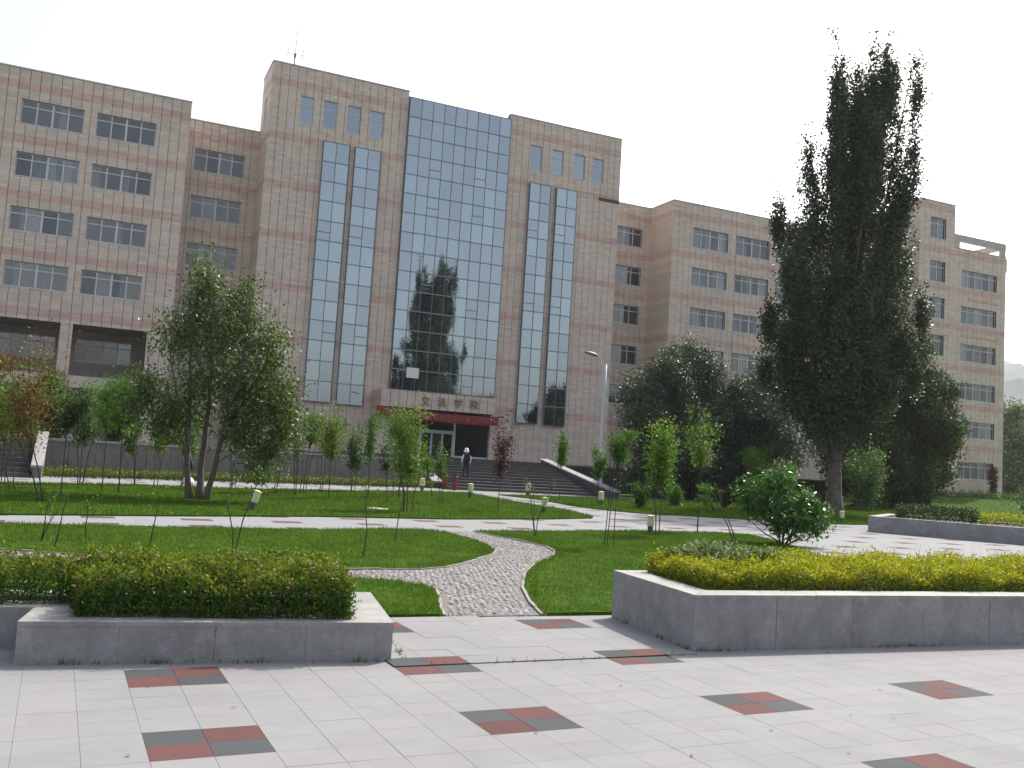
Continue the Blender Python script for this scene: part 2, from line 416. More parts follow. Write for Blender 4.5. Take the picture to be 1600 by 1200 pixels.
def blades(P, z, h, wd):
    n = len(P); a = rng.random(n) * 2 * np.pi; hh = h * (.55 + .9 * rng.random(n))
    side = np.stack([np.cos(a), np.sin(a), np.zeros(n)], 1) * (wd * (.7 + .6 * rng.random(n)))[:, None]
    lean = np.stack([rng.normal(0, .45, n) * hh, rng.normal(0, .45, n) * hh, hh], 1)
    B = np.concatenate([P, np.full((n, 1), z)], 1)
    V = np.stack([B - side, B + side, B + lean], 1).reshape(-1, 3)
    return V, np.arange(3 * n).reshape(-1, 3)
GR = {'left': (1300, .030, .0055), 'near': (2200, .030, .004), 'right': (1300, .030, .0055), 'back': (330, .042, .011), 'far': (200, .05, .015)}
gv = []; gf = []; gn = 0
for k, poly in LAWN.items():
    lw = MB(); lw.prism(poly, -.02, .035)
    struct('lawn', lw, 'turf')
    dens, h, wd = GR[k]
    lim = ((-4.5, 8), (60, 60)) if k in ('left', 'near', 'right') else ((-9, 8), (60, 60))
    P = sample_poly(poly, dens, lim)
    if k == 'near': P = P[(P[:, 1] < 16) & (P[:, 0] > -3)]
    cl = np.sin(P[:, 0] * 2.1 + np.sin(P[:, 1] * 1.7)) * np.sin(P[:, 1] * 1.3 + 1) + rng.normal(0, .5, len(P))
    hv = h * (1 + .25 * np.clip(cl, -1, 1.5))
    d = edge_dist(P, poly); hv = np.where(d < .18, hv * 1.5, hv)
    V, F = blades(P, .03, hv, wd); gv.append(V); gf.append(F + gn); gn += len(V)
    # weeds at edges
    E2 = P[(d < .10)]
    E2 = E2[rng.random(len(E2)) < .25]
    V, F = blades(E2, .0, h * 1.9, wd); gv.append(V); gf.append(F + gn); gn += len(V)
tag(link('grass', newmesh('grass', np.concatenate(gv), np.concatenate(gf), 'blade')), 'short green grass covering the lawns on both sides of the paths', 'grass', kind='stuff')

# cobbled path
PATH = [(3.39, 8.93), (3.55, 9.5), (3.75, 10.06), (3.9, 10.6), (3.86, 10.95), (3.72, 11.2), (3.49, 11.42), (3.2, 11.56), (1.6, 11.95), (.2, 12.7), (-1.2, 13.3), (-5, 14.7), (-14, 15.3),
        (-14, 16.4), (-5, 15.7), (-.94, 14.26), (.31, 13.69), (1.6, 12.95), (3.25, 12.46), (3.8, 12.55), (4.39, 12.6), (4.84, 12.84), (5.3, 13.3), (5.75, 13.85), (6.37, 14.64), (6.68, 15.22), (6.86, 15.96), (7.02, 16.9), (7.04, 17.86), (7.0, 18.7), (6.7, 19.1),
        (7.87, 19.15), (7.98, 18.28), (8.1, 17.08), (8.16, 16.18), (7.93, 15.31), (7.47, 14.49), (7.0, 13.9), (6.56, 13.32), (5.83, 12.14), (5.17, 10.81), (4.74, 9.68), (4.52, 8.93)]
path = struct('cobble_path', MB().prism(PATH, -.02, .008), 'cobble_bed')
xs = np.arange(-6, 9, .075); ys = np.arange(8.95, 19.2, .115)
G = np.stack(np.meshgrid(xs, ys), -1).reshape(-1, 2)
G[:, 0] += ((np.round((G[:, 1] - 8.95) / .115) % 2) * .037)
G += rng.normal(0, .012, G.shape)
G = G[inpoly(G, PATH)]; G = G[edge_dist(G, PATH) > .10]
n = len(G); hx = .029 * (.75 + .4 * rng.random(n)); hy = .047 * (.75 + .45 * rng.random(n)); an = rng.normal(0, .25, n); hz = .007 + .011 * rng.random(n)
ring = np.array([[-1, -.6], [-.6, -1], [.6, -1], [1, -.6], [1, .6], [.6, 1], [-.6, 1], [-1, .6]])
V = np.zeros((n, 16, 3))
for l, (sc, zf) in enumerate(((1., 0.), (.68, 1.))):
    lx = ring[None, :, 0] * hx[:, None] * sc; ly = ring[None, :, 1] * hy[:, None] * sc
    V[:, l * 8:l * 8 + 8, 0] = G[:, 0:1] + lx * np.cos(an)[:, None] - ly * np.sin(an)[:, None]
    V[:, l * 8:l * 8 + 8, 1] = G[:, 1:2] + lx * np.sin(an)[:, None] + ly * np.cos(an)[:, None]
    V[:, l * 8:l * 8 + 8, 2] = .006 + (hz * zf)[:, None] + (rng.normal(0, .002, (n, 8)) if zf else 0)
q = [(i, (i + 1) % 8, 8 + (i + 1) % 8, 8 + i) for i in range(8)] + [(8, 9, 10, 11), (8, 11, 12, 15), (12, 13, 14, 15)]
F = (np.array(q)[None] + (np.arange(n) * 16)[:, None, None]).reshape(-1, 4)
o = link('cobbles', newmesh('cobbles', V.reshape(-1, 3), F, 'cobble'), (0, 0, 0), path); tag(o, kind='stuff')
# kerb stones along the cobbled path
def kerb(line, parent, wdt=.07, h=.03, step=.5):
    pts = [Vector((*p, 0)) for p in line]
    for a, b in zip(pts[:-1], pts[1:]):
        L = (b - a).length; k = max(1, round(L / step)); d = (b - a) / k; nrm = Vector((-d.y, d.x, 0)).normalized() * wdt / 2
        for i in range(k):
            p, q_ = a + d * i + d.normalized() * .006, a + d * (i + 1) - d.normalized() * .002
            MB().prism([(p - nrm)[:2], (q_ - nrm)[:2], (q_ + nrm)[:2], (p + nrm)[:2]], -.01, h + random.uniform(-.006, .006)).build('kerb_stone', 'kerb', parent)
kerb(PATH[0:10], path); kerb(PATH[15:31], path); kerb(PATH[31:], path)
# plaza tiles
tmesh = {}
def tile_mesh(m):
    if m not in tmesh:
        b = MB(); a, c = TX / 2 - .0007, TY / 2 - .0007; e = .0009; z1 = .0032
        vs = [(-a, -c, -.01), (a, -c, -.01), (a, c, -.01), (-a, c, -.01), (-a, -c, z1 - e), (a, -c, z1 - e), (a, c, z1 - e), (-a, c, z1 - e), (-a + e, -c + e, z1), (a - e, -c + e, z1), (a - e, c - e, z1), (-a + e, c - e, z1)]
        fs = [(0, 1, 5, 4), (1, 2, 6, 5), (2, 3, 7, 6), (3, 0, 4, 7), (4, 5, 9, 8), (5, 6, 10, 9), (6, 7, 11, 10), (7, 4, 8, 11), (8, 9, 10, 11)]
        tmesh[m] = (np.array(vs), fs, newmesh('tile_' + m, np.array(vs), fs, m))
    return tmesh[m]
LPL = [(-.33, 7.34), (2.28, 7.08), (2.53, 8.75), (-3.6, 9.0), (-3.6, 8.15), (-.25, 7.92)]
RPL = [(5.10, 7.08), (16, 6.70), (16, 8.9), (5.27, 8.85)]
cT, sT = math.cos(PROT), math.sin(PROT)
tl = []
for i in range(-14, 46):
    for j in range(-8, 16):
        lx, ly = (i + .5) * TX, (j + .5) * TY
        x, y = PX0 + cT * lx - sT * ly, PY0 + sT * lx + cT * ly
        if y > 8.78 or y < 3.4 or x > 12 or x < -3: continue
        pt = np.array([[x, y]])
        if (inpoly(pt, LPL)[0] and edge_dist(pt, LPL)[0] > .16) or (inpoly(pt, RPL)[0] and edge_dist(pt, RPL)[0] > .16): continue
        u, v = i % 6, j % 6
        m = 'tile'
        if u < 2 and v < 2 and not (x > 5.2 and y > 6.3): m = 'tile_red' if (u + v) % 2 == 0 else 'tile_grey'
        z = 0.
        if 2.35 < x < 5.1 and y > 6.84: z = .009 + random.uniform(0, .0025)
        z += random.uniform(0, .0008)
        dep = x * fw.x + y * fw.y; lat = x * rr.x + y * rr.y
        vis = abs(lat) < dep * .57 and y > 3.9
        tl.append((not vis, dep, x, y, z, m))
tl.sort()
rest = {}
for k, (nv, dep, x, y, z, m) in enumerate(tl):
    vs, fs, me = tile_mesh(m)
    tilt = (random.gauss(0, .0013), random.gauss(0, .0013), PROT)
    if k < 300:
        o = link('tile', me, (x, y, z), plaza); o.rotation_euler = tilt
    else:
        mbb = rest.setdefault(m, MB())
        mbb.add([(x + cT * p[0] - sT * p[1], y + sT * p[0] + cT * p[1], z + p[2]) for p in vs], fs)
for m, b in rest.items():
    tag(b.build('tiles', m, plaza), kind='stuff')

# ------------------------------------------------------------------ the teaching building
BZ = [28.85, 24.7, 21.05, 17.3, 13.4, 9.55, 5.6]; BH = .27
bld = empty('teaching_building', (25, 69.5, 0), 'long pinkish tan tiled teaching building with central blue glass curtain wall behind the lawns', 'building')
panel_jobs = []; band_jobs = []
def rect_minus(x0, x1, z0, z1, holes):
    """split a rectangle into boxes that avoid the holes"""
    xs = sorted({x0, x1, *[min(max(h[0], x0), x1) for h in holes], *[min(max(h[1], x0), x1) for h in holes]})
    out = []
    for a, b in zip(xs[:-1], xs[1:]):
        if b - a < .02: continue
        mid = (a + b) / 2
        cut = sorted((max(h[2], z0), min(h[3], z1)) for h in holes if h[0] < mid < h[1] and h[3] > z0 and h[2] < z1)
        z = z0
        for c0, c1 in cut:
            if c0 - z > .02: out.append((a, b, z, c0))
            z = max(z, c1)
        if z1 - z > .02: out.append((a, b, z, z1))
    return out
def mapper(face, pos):
    if face == 'front': return lambda u, d, z: (u, pos + d, z)
    if face == 'left': return lambda u, d, z: (pos + d, u, z)          # faces -X, u runs along Y
def mbox(mb, mp, u0, u1, d0, d1, z0, z1):
    vs = [mp(u0, d0, z0), mp(u1, d0, z0), mp(u1, d1, z0), mp(u0, d1, z0), mp(u0, d0, z1), mp(u1, d0, z1), mp(u1, d1, z1), mp(u0, d1, z1)]
    fs = [(0, 3, 2, 1), (4, 5, 6, 7), (0, 1, 5, 4), (1, 2, 6, 5), (2, 3, 7, 6), (3, 0, 4, 7)]
    a, b, c = (Vector(p) for p in (vs[0], vs[1], vs[3]))
    if (b - a).cross(c - a).z < 0: fs = [f[::-1] for f in fs]
    mb.add(vs, fs)
def facade(face, pos, u0, u1, z0, z1, holes=(), pitch=.64, bands=BZ, thick=.4):
    mp = mapper(face, pos); holes = list(holes)
    wb = MB()
    for a, b, c, d in rect_minus(u0, u1, z0, z1 - .05, holes): mbox(wb, mp, a, b, .045, thick, c, d)
    wb.build('wall', 'joint', bld)
    n = max(1, round((u1 - u0) / pitch)); st = (u1 - u0) / n
    zs = [z0]
    for c in sorted(bands):
        if z0 < c - BH and c + BH < z1: zs += [c - BH, c + BH]
    zs.append(z1)
    for k in range(n):
        a, b = u0 + k * st, u0 + (k + 1) * st
        for i in range(len(zs) - 1):
            isband = i % 2 == 1
            for (p, q, c, d) in rect_minus(a + (.016 if k else 0), b - (.016 if k < n - 1 else 0), zs[i], zs[i + 1], holes):
                (band_jobs if isband else panel_jobs).append((mp, p, q, -random.uniform(0, .006) - (.006 if isband else 0), .055, c, d - .003))
    # coping
    cp = MB(); mbox(cp, mp, u0 - .03, u1 + .03, -.05, thick + .05, z1 + .002, z1 + .09); cp.build('coping', 'concrete', bld)
wmeshes = {}
def window(face, pos, u0, u1, z0, z1, cols=4, rec=.16, drapes=0., transom=.72, glass='glass', room=True, fr='frame', paneparts=True):
    mp = mapper(face, pos); f = MB(); d0, d1 = rec, rec + .07
    t = .055
    mbox(f, mp, u0, u1, d0, d1, z0, z0 + t); mbox(f, mp, u0, u1, d0, d1, z1 - t, z1)
    mbox(f, mp, u0, u0 + t, d0, d1, z0 + t, z1 - t); mbox(f, mp, u1 - t, u1, d0, d1, z0 + t, z1 - t)
    zt = z0 + (z1 - z0) * transom
    W = (u1 - u0) / cols
    for c in range(1, cols):
        hw = .065 if (cols == 4 and c == 2) else .04
        mbox(f, mp, u0 + c * W - hw, u0 + c * W + hw, d0 - .004, d1, z0 + t, z1 - t)
    for c in range(cols):
        a = u0 + c * W + (t if c == 0 else .04); b = u0 + (c + 1) * W - (t if c == cols - 1 else .04)
        mbox(f, mp, a, b, d0 + .003, d1, zt - .035, zt + .035)
    wo = f.build('window', fr, bld)
    s = MB(); mbox(s, mp, u0 - .03, u1 + .03, -.03, rec, z0 - .06, z0 - .004); s.build('sill', 'frame', wo)
    for c in range(cols):
        p = MB(); a, b = u0 + c * W, u0 + (c + 1) * W
        e = random.uniform(-.008, .008)
        p.add([mp(a, d0 + .03 + e, z0), mp(b, d0 + .03 - e, z0), mp(b, d0 + .034 - e, z1), mp(a, d0 + .034 + e, z1)], [(0, 1, 2, 3)])
        p.build('pane', glass, wo)
        if drapes and random.random() < drapes:
            dm = MB(); x = a + .02; full = random.random() < .6; right = random.random() < .5
            wd = W - .04 if full else (W * random.uniform(.3, .6))
            x = a + .02 if (full or not right) else b - .02 - wd
            k = max(4, int(wd / .07)); top = z1 - .05; vs = []
            for i in range(k + 1):
                uu_ = x + wd * i / k; dd = d0 + .16 + (.03 if i % 2 else 0)
                vs += [mp(uu_, dd, z0 + .04), mp(uu_, dd, top)]
            dm.add(vs, [(2 * i, 2 * i + 2, 2 * i + 3, 2 * i + 1) for i in range(k)])
            dm.build('curtain', 'drape', wo)
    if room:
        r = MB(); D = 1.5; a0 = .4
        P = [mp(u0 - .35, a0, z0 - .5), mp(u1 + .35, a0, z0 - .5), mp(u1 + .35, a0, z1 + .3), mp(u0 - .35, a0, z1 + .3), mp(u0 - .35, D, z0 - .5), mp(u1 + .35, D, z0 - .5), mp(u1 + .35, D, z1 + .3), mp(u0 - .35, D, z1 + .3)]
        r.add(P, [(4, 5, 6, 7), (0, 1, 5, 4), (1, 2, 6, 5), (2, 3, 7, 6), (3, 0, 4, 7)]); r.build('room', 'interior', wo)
    return wo
def glazing(name, x0, x1, z0, z1, Y, cols, rows, extra=()):
    """projecting glass wall with mullions; every pane is its own sheet, very slightly out of true"""
    f = MB(); W = (x1 - x0) / cols; H = (z1 - z0) / rows
    f.box(x0 - .05, x0, Y, 69.56, z0 - .05, z1 + .05); f.box(x1, x1 + .05, Y, 69.56, z0 - .05, z1 + .05)
    f.box(x0, x1, Y, 69.56, z1, z1 + .05); f.box(x0, x1, Y, 69.56, z0 - .05, z0)
    for c in range(1, cols): f.box(x0 + c * W - .022, x0 + c * W + .022, Y - .012, Y + .06, z0, z1)
    g = f.build(name, 'dframe', bld)
    for r in range(1, rows):
        MB().box(x0, x1, Y - .006, Y + .05, z0 + r * H - .04, z0 + r * H + .04).build('transom', 'hframe', g)
    for c, r in extra:
        zc = z0 + (r + .42) * H
        MB().box(x0 + c * W + .03, x0 + (c + 1) * W - .03, Y - .006, Y + .05, zc - .035, zc + .035).build('transom', 'hframe', g)
    me = newmesh('glass_pane', np.array([(-W / 2, 0, -H / 2), (W / 2, 0, -H / 2), (W / 2, 0, H / 2), (-W / 2, 0, H / 2)]), [(0, 1, 2, 3)], 'cglass')
    for r in range(rows):
        for c in range(cols):
            o = link('pane', me, (x0 + (c + .5) * W, Y + .02, z0 + (r + .5) * H), g)
            o.rotation_euler = (random.gauss(0, .0016), 0, random.gauss(0, .0016))
    return g
YF, YR, YE = 69.5, 73.2, 65.2
ROOF, TOP, MID = 25.8, 30.2, 29.75
lw_rows = [(22.13, 23.78), (18.56, 20.17), (14.87, 16.48), (11.12, 12.80)]
# --- left wing
lw_holes = [(a, b, z0, z1) for z0, z1 in lw_rows for a, b in ((-15.9, -12.1), (-11.4, -7.55), (-6.07, -2.24), (-1.44, 2.40))]
lw_holes += [(-11.5, -7.1, 1.6, 9.02), (-6.95, -2.40, 1.6, 9.02), (-1.64, 3.05, 1.6, 9.02)]
facade('front', YF, -16, 4.6, .6, ROOF, lw_holes)
for z0, z1 in lw_rows:
    for a, b in ((-15.9, -12.1), (-11.4, -7.55), (-6.07, -2.24), (-1.44, 2.40)): window('front', YF, a, b, z0, z1, 4, drapes=.55 if z1 < 21 else .15)
# loggia behind the ground floor openings
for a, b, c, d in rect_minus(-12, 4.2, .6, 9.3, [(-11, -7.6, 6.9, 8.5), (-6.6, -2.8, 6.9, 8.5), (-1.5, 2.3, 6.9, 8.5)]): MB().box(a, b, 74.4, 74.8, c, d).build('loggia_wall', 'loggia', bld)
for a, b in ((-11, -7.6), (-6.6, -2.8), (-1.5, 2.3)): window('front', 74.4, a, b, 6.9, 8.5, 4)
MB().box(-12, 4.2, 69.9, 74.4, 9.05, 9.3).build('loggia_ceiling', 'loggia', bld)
for a, b in ((-11.5, -7.1), (-6.95, -2.4), (-1.64, 3.05)):
    MB().box(a, b, 69.62, 69.85, 4.75, 5.55).build('loggia_beam', 'wall', bld)
# --- recess left of the tower
rec_rows = [(22.0, 23.7), (18.38, 20.08), (14.75, 16.45), (11.05, 12.75), (7.4, 9.1)]
facade('front', YR, 4.6, 10.05, .6, ROOF, [(5.36, 9.06, a, b) for a, b in rec_rows])
for a, b in rec_rows: window('front', YR, 5.36, 9.06, a, b, 4, drapes=.15)
# --- tower
sm_l = [(12.27, 13.28), (14.03, 15.06), (15.86, 16.9), (17.67, 18.73)]
sm_r = [(31.48, 32.54), (33.53, 34.58), (35.6, 36.68), (37.4, 38.5)]
facade('front', YF, 10.05, 20.66, 1.4, TOP, [(a, b, 25.95, 28.06) for a, b in sm_l])
facade('front', YF, 29.46, 40.2, 1.4, TOP, [(a, b, 25.95, 28.06) for a, b in sm_r])
for a, b in sm_l + sm_r: window('front', YF, a, b, 25.95, 28.06, 1, rec=.10, glass='sglass', fr='frame', room=False, transom=.68)
facade('left', 10.05, 69.545, 73.7, 14, TOP, [(71.2, 72.1, 25.95, 28.06)])
window('left', 10.05, 71.2, 72.1, 25.95, 28.06, 1, rec=.12, room=False, glass='sglass')
facade('front', YF + .06, 20.66, 29.46, 6.3, MID, bands=[], pitch=2)
curtain = glazing('curtain_wall', 20.74, 29.44, 6.62, MID - .05, 69.25, 9, 15, extra=[(2, 11), (6, 11), (2, 9), (6, 9), (6, 4), (2, 5), (6, 0)])
for a, b, z0 in ((14.22, 16.16, 5.15), (16.68, 18.62, 5.1)): glazing('glass_strip', a, b, z0, 24.82, 69.25, 2, 13, extra=[(1, 3), (0, 8)])
for a, b, z0 in ((31.56, 33.42, 4.8), (34.06, 35.92, 4.75)): glazing('glass_strip', a, b, z0, 24.74, 69.25, 2, 13, extra=[(0, 10), (0, 6)])
# --- right recess and right wing
facade('front', YR, 40.2, 45.9, .6, ROOF, [(42.2, 45.05, a, b) for a, b in rec_rows])
for a, b in rec_rows: window('front', YR, 42.2, 45.05, a, b, 3, drapes=.2)
facade('left', 45.9, 69.545, YR, .6, ROOF)
rw_rows = [(21.87, 23.66), (18.36, 20.0), (14.7, 16.35), (11.05, 12.7), (7.4, 9.05), (3.6, 5.2)]
rw_cols = [(48.1, 52.0), (52.85, 56.78), (57.6, 61.5), (62.3, 66.2), (67.0, 70.4)]
facade('front', YF, 45.9, 71.3, .4, ROOF, [(a, b, c, d) for c, d in rw_rows for a, b in rw_cols])
for c, d in rw_rows:
    for a, b in rw_cols: window('front', YF, a, b, c, d, 4, drapes=.6)
# --- end block
fs_rows = [(25.78, 27.85), (21.53, 23.53), (17.93, 19.97), (14.3, 16.3), (10.6, 12.65), (6.95, 9.0)]
fb_rows = [(21.46, 23.15), (17.86, 19.53), (14.1, 15.8), (10.3, 11.96), (6.58, 8.19), (2.58, 4.23)]
facade('front', YE, 71.3, 76.0, .4, 29.4, [(72.75, 74.8, a, b) for a, b in fs_rows])
facade('front', YE, 76.0, 83.3, .4, 25.2, [(77.05, 82.05, a, b) for a, b in fb_rows])
for a, b in fs_rows: window('front', YE, 72.75, 74.8, a, b, 2, drapes=.4)
for a, b in fb_rows: window('front', YE, 77.05, 82.05, a, b, 5, drapes=.35)
facade('left', 71.3, YE + .045, YF, .4, 29.4)
MB().box(78.1, 82.2, YE - .07, YE + .02, 20.2, 20.42).build('ledge', 'band', bld)
MB().box(77.0, 82.2, YE - .07, YE + .02, 16.5, 16.72).build('ledge', 'band', bld)
MB().box(38.2, 40.22, YF - .05, YF + .02, 24.45, 24.72).build('stain_ledge', 'joint', bld)
# roof pergola on the end block
pg = MB(); pg.box(76.0, 83.3, YE + .02, YE + .42, 26.0, 26.65); pg.box(82.75, 83.28, YE + .03, YE + .4, 25.3, 26.0); pg.box(76.02, 76.75, YE + .03, YE + .4, 25.3, 26.0)
pg.box(82.85, 83.25, YE + .42, YE + 5.6, 26.05, 26.6); pg.box(76.0, 83.3, YE + 5.6, YE + 6, 26.0, 26.65); pg.box(82.8, 83.25, YE + 5.65, YE + 5.95, 25.0, 26.0)
pg.build('roof_pergola', 'concrete', bld)
MB().box(83.3, 84.1, YE + .5, YE + 1.3, 23.9, 25.3).build('eave_box', 'concrete', bld)
# --- masses behind the faces
for i, (a, b, y, zt) in enumerate(((-16, 4.6, YF + 7.2, ROOF), (4.55, 10.1, YR + 2.2, ROOF), (10.1, 20.66, YF + 2.2, TOP), (20.66, 29.46, YF + 2.21, MID), (29.46, 40.2, YF + 2.2, TOP), (40.15, 45.95, YR + 2.2, ROOF), (45.95, 71.3, YF + 2.2, ROOF), (71.35, 76, YE + 2.2, 29.4), (76, 83.25, YE + 2.2, 25.2))):
    MB().box(a, b, y, y + (14 if zt < 29 or a > 60 else 2.0), .3, zt - .5).build('building_core', 'wall', bld)
    MB().box(a + .01, b - .01, y - (6.85 if i == 0 else 1.95), y + .02, zt - .9, zt - .45).build('roof_slab', 'concrete', bld)
for x, y0, y1, zt in ((4.25, YF + .4, YF + 8, ROOF), (20.26, YF + .4, YF + 4.2, TOP), (29.46, YF + .4, YF + 4.2, TOP), (39.8, YF + .4, YF + 4.2, TOP), (70.9, YF + .4, YF + 14, ROOF), (75.6, YE + .4, YE + 14, 29.4), (82.85, YE + .4, YE + 14, 25.2)):
    MB().box(x, x + .39, y0, y1, .4, zt - .02).build('side_wall', 'wall', bld)
MB().box(10.1, 40.15, 73.75, 86, .3, ROOF - .5).build('building_core', 'wall', bld)
# panels and bands: the 300 that show largest are objects, the others one mesh
def visible_first(jobs):
    def key(j):
        mp, p, q_, d0, d1, c, d = j
        x, y, z = mp((p + q_) / 2, 0, (c + d) / 2); dep = x * fw.x + y * fw.y
        lat = (x * rr.x + y * rr.y) / dep; vis = abs(lat) < .56
        return (0 if vis else 1, -(q_ - p) * (d - c) / dep / dep)
    return sorted(jobs, key=key)
for nm, jobs, m in (('panel', panel_jobs, 'wall'), ('band_tile', band_jobs, 'band')):
    rest = MB()
    for k, (mp, p, q_, d0, d1, c, d) in enumerate(visible_first(jobs)):
        b = MB() if k < 300 else rest
        mbox(b, mp, p, q_, d0, d1, c, d)
        if k < 300: b.build(nm, m, bld)
    if rest.v: tag(rest.build(nm + 's', m, bld), kind='stuff')

# entrance
CF = 67.25
can = MB(); can.box(19.55, 28.75, CF + .05, YF - .02, 5.12, 6.38); can.build('entrance_canopy', 'joint', bld)
for k in range(14):
    st = 9.2 / 14
    b = MB(); b.box(19.55 + k * st + (.02 if k else 0), 19.55 + (k + 1) * st - (.02 if k < 13 else 0), CF, CF + .06, 5.12, 6.4); b.build('canopy_panel', 'wall', bld)
MB().box(19.49, 19.56, CF + .002, YF - .02, 5.12, 6.4).build('canopy_side', 'band', bld)
for c, x in zip('文法学院', (23.0, 24.3, 25.65, 26.95)):
    cu = bpy.data.curves.new('character', 'FONT'); cu.body = c; cu.size = .78; cu.extrude = .03; cu.align_x = 'CENTER'
    tmp = bpy.data.objects.new('tmp', cu); COL.objects.link(tmp)
    bpy.context.view_layer.update()
    me = bpy.data.meshes.new_from_object(tmp.evaluated_get(bpy.context.evaluated_depsgraph_get()))
    bpy.data.objects.remove(tmp)
    me.materials.clear(); me.materials.append(M['goldpaint'])
    o = link('gold_character', me, (x, CF - .035, 5.46), bld); o.rotation_euler = (math.pi / 2, 0, 0)
b = MB(); b.box(19.6, 20.55, 68.4, YF + .1, 1.6, 5.12); b.build('portal_pier', 'wall', bld)
b = MB(); b.box(20.56, 21.25, 68.6, 69.3, 1.6, 5.12); b.build('portal_column', 'white', bld)
b = MB(); b.box(29.16, 29.5, 69.0, YF + .1, 1.6, 5.12); b.build('portal_pier', 'wall', bld)
b = MB(); b.box(21.25, 29.16, 69.6, 69.7, 1.6, 5.12); b.build('lobby_back', 'interior', bld)
b = MB(); b.box(21.25, 23.3, 69.3, 69.34, 1.66, 5.1); b.build('entrance_glazing', 'darkglass', bld)
b = MB(); b.box(26.32, 29.14, 69.3, 69.34, 1.72, 5.1); b.build('entrance_glazing', 'darkglass', bld)
fr_ = MB(); fr_.box(23.3, 23.45, 69.2, 69.4, 1.62, 5.1); fr_.box(26.15, 26.32, 69.2, 69.4, 1.62, 5.1); fr_.box(23.45, 26.15, 69.21, 69.39, 3.48, 3.66); fr_.box(23.45, 26.15, 69.21, 69.39, 4.42, 4.55); fr_.box(26.32, 29.14, 69.2, 69.39, 1.6, 1.74)
ed = fr_.build('entrance_door', 'frame', bld)
b = MB(); b.box(23.45, 26.15, 69.3, 69.33, 3.66, 4.42); b.build('transom_pane', 'darkglass', ed)
for k in range(3):
    x = 23.47 + k * .9
    b = MB(); b.box(x, x + .88, 69.27, 69.32, 1.64, 3.48); d = b.build('door_leaf', 'doorgreen' if k == 1 else 'darkglass', ed)
    f = MB(); f.box(x, x + .07, 69.25, 69.33, 1.64, 3.48); f.box(x + .81, x + .88, 69.25, 69.33, 1.64, 3.48); f.box(x + .07, x + .81, 69.255, 69.33, 3.4, 3.48); f.build('door_frame', 'frame', ed)
# banner
def banz(t): return 5.12 - .18 * t - .22 * 4 * t * (1 - t) * .55
bv = []; bf = []; nb = 40
for i in range(nb + 1):
    t = i / nb; x = 19.2 + t * 9.85; zt = banz(t); yy = CF - .09 + .03 * math.sin(t * 31) + .02 * math.sin(t * 77)
    bv += [(x, yy, zt - .68), (x, yy + .01, zt), (x, yy + .02, zt - .68), (x, yy + .03, zt)]
for i in range(nb):
    a = 4 * i; bf += [(a, a + 4, a + 5, a + 1), (a + 2, a + 3, a + 7, a + 6), (a + 1, a + 5, a + 7, a + 3), (a, a + 2, a + 6, a + 4)]
bn = empty('banner', (24, CF - .09, 4.4), 'long red cloth banner with a row of pale characters hung under the entrance canopy', 'banner')
mb_ = MB(); mb_.add(bv, bf); mb_.build('cloth', 'banner', bn)
text = '深入学习贯彻国家创新团队评审工作精神'
for i, c in enumerate(text):
    t = .045 + .91 * i / (len(text) - 1)
    cu = bpy.data.curves.new('character', 'FONT'); cu.body = c; cu.size = .52; cu.extrude = .004; cu.align_x = 'CENTER'
    tmp = bpy.data.objects.new('tmp', cu); COL.objects.link(tmp); bpy.context.view_layer.update()
    me = bpy.data.meshes.new_from_object(tmp.evaluated_get(bpy.context.evaluated_depsgraph_get())); bpy.data.objects.remove(tmp)
    me.materials.clear(); me.materials.append(M['letter'])
    yy = CF - .09 + .03 * math.sin(t * 31) + .02 * math.sin(t * 77)
    o = link('character', me, (19.2 + t * 9.85, yy - .03, banz(t) - .53), bn); o.rotation_euler = (math.pi / 2, 0, 0)
# white sheet on the curtain wall
sh = MB(); sh.box(21.95, 22.95, 69.215, 69.232, 7.55, 8.35)
tag(sh.build('notice_sheet', 'white'), 'blank white sheet fixed to a lower pane of the glass curtain wall', 'sheet')
# antenna
an = empty('roof_antenna', (11.8, 71, 29.5), 'thin metal antenna mast with side whips on the tower roof', 'antenna')
MB().tube([(11.8, 71, 29.3), (11.8, 71, 31.8)], .05, 6).build('mast', 'lampgrey', an)
MB().tube([(11.8, 71, 31.4), (11.86, 71, 33.6)], .022, 5).build('whip', 'lampgrey', an)
for dx in (-.55, .6):
    MB().tube([(11.8, 71, 31.7), (11.8 + dx, 71, 31.75)], .02, 5).build('arm', 'lampgrey', an)
    MB().tube([(11.8 + dx, 71, 31.5), (11.8 + dx, 71, 32.2)], .024, 5).build('whip', 'lampgrey', an)
MB().box(11.72, 11.88, 70.92, 71.08, 31.45, 31.75).build('junction_box', 'lampgrey', an)

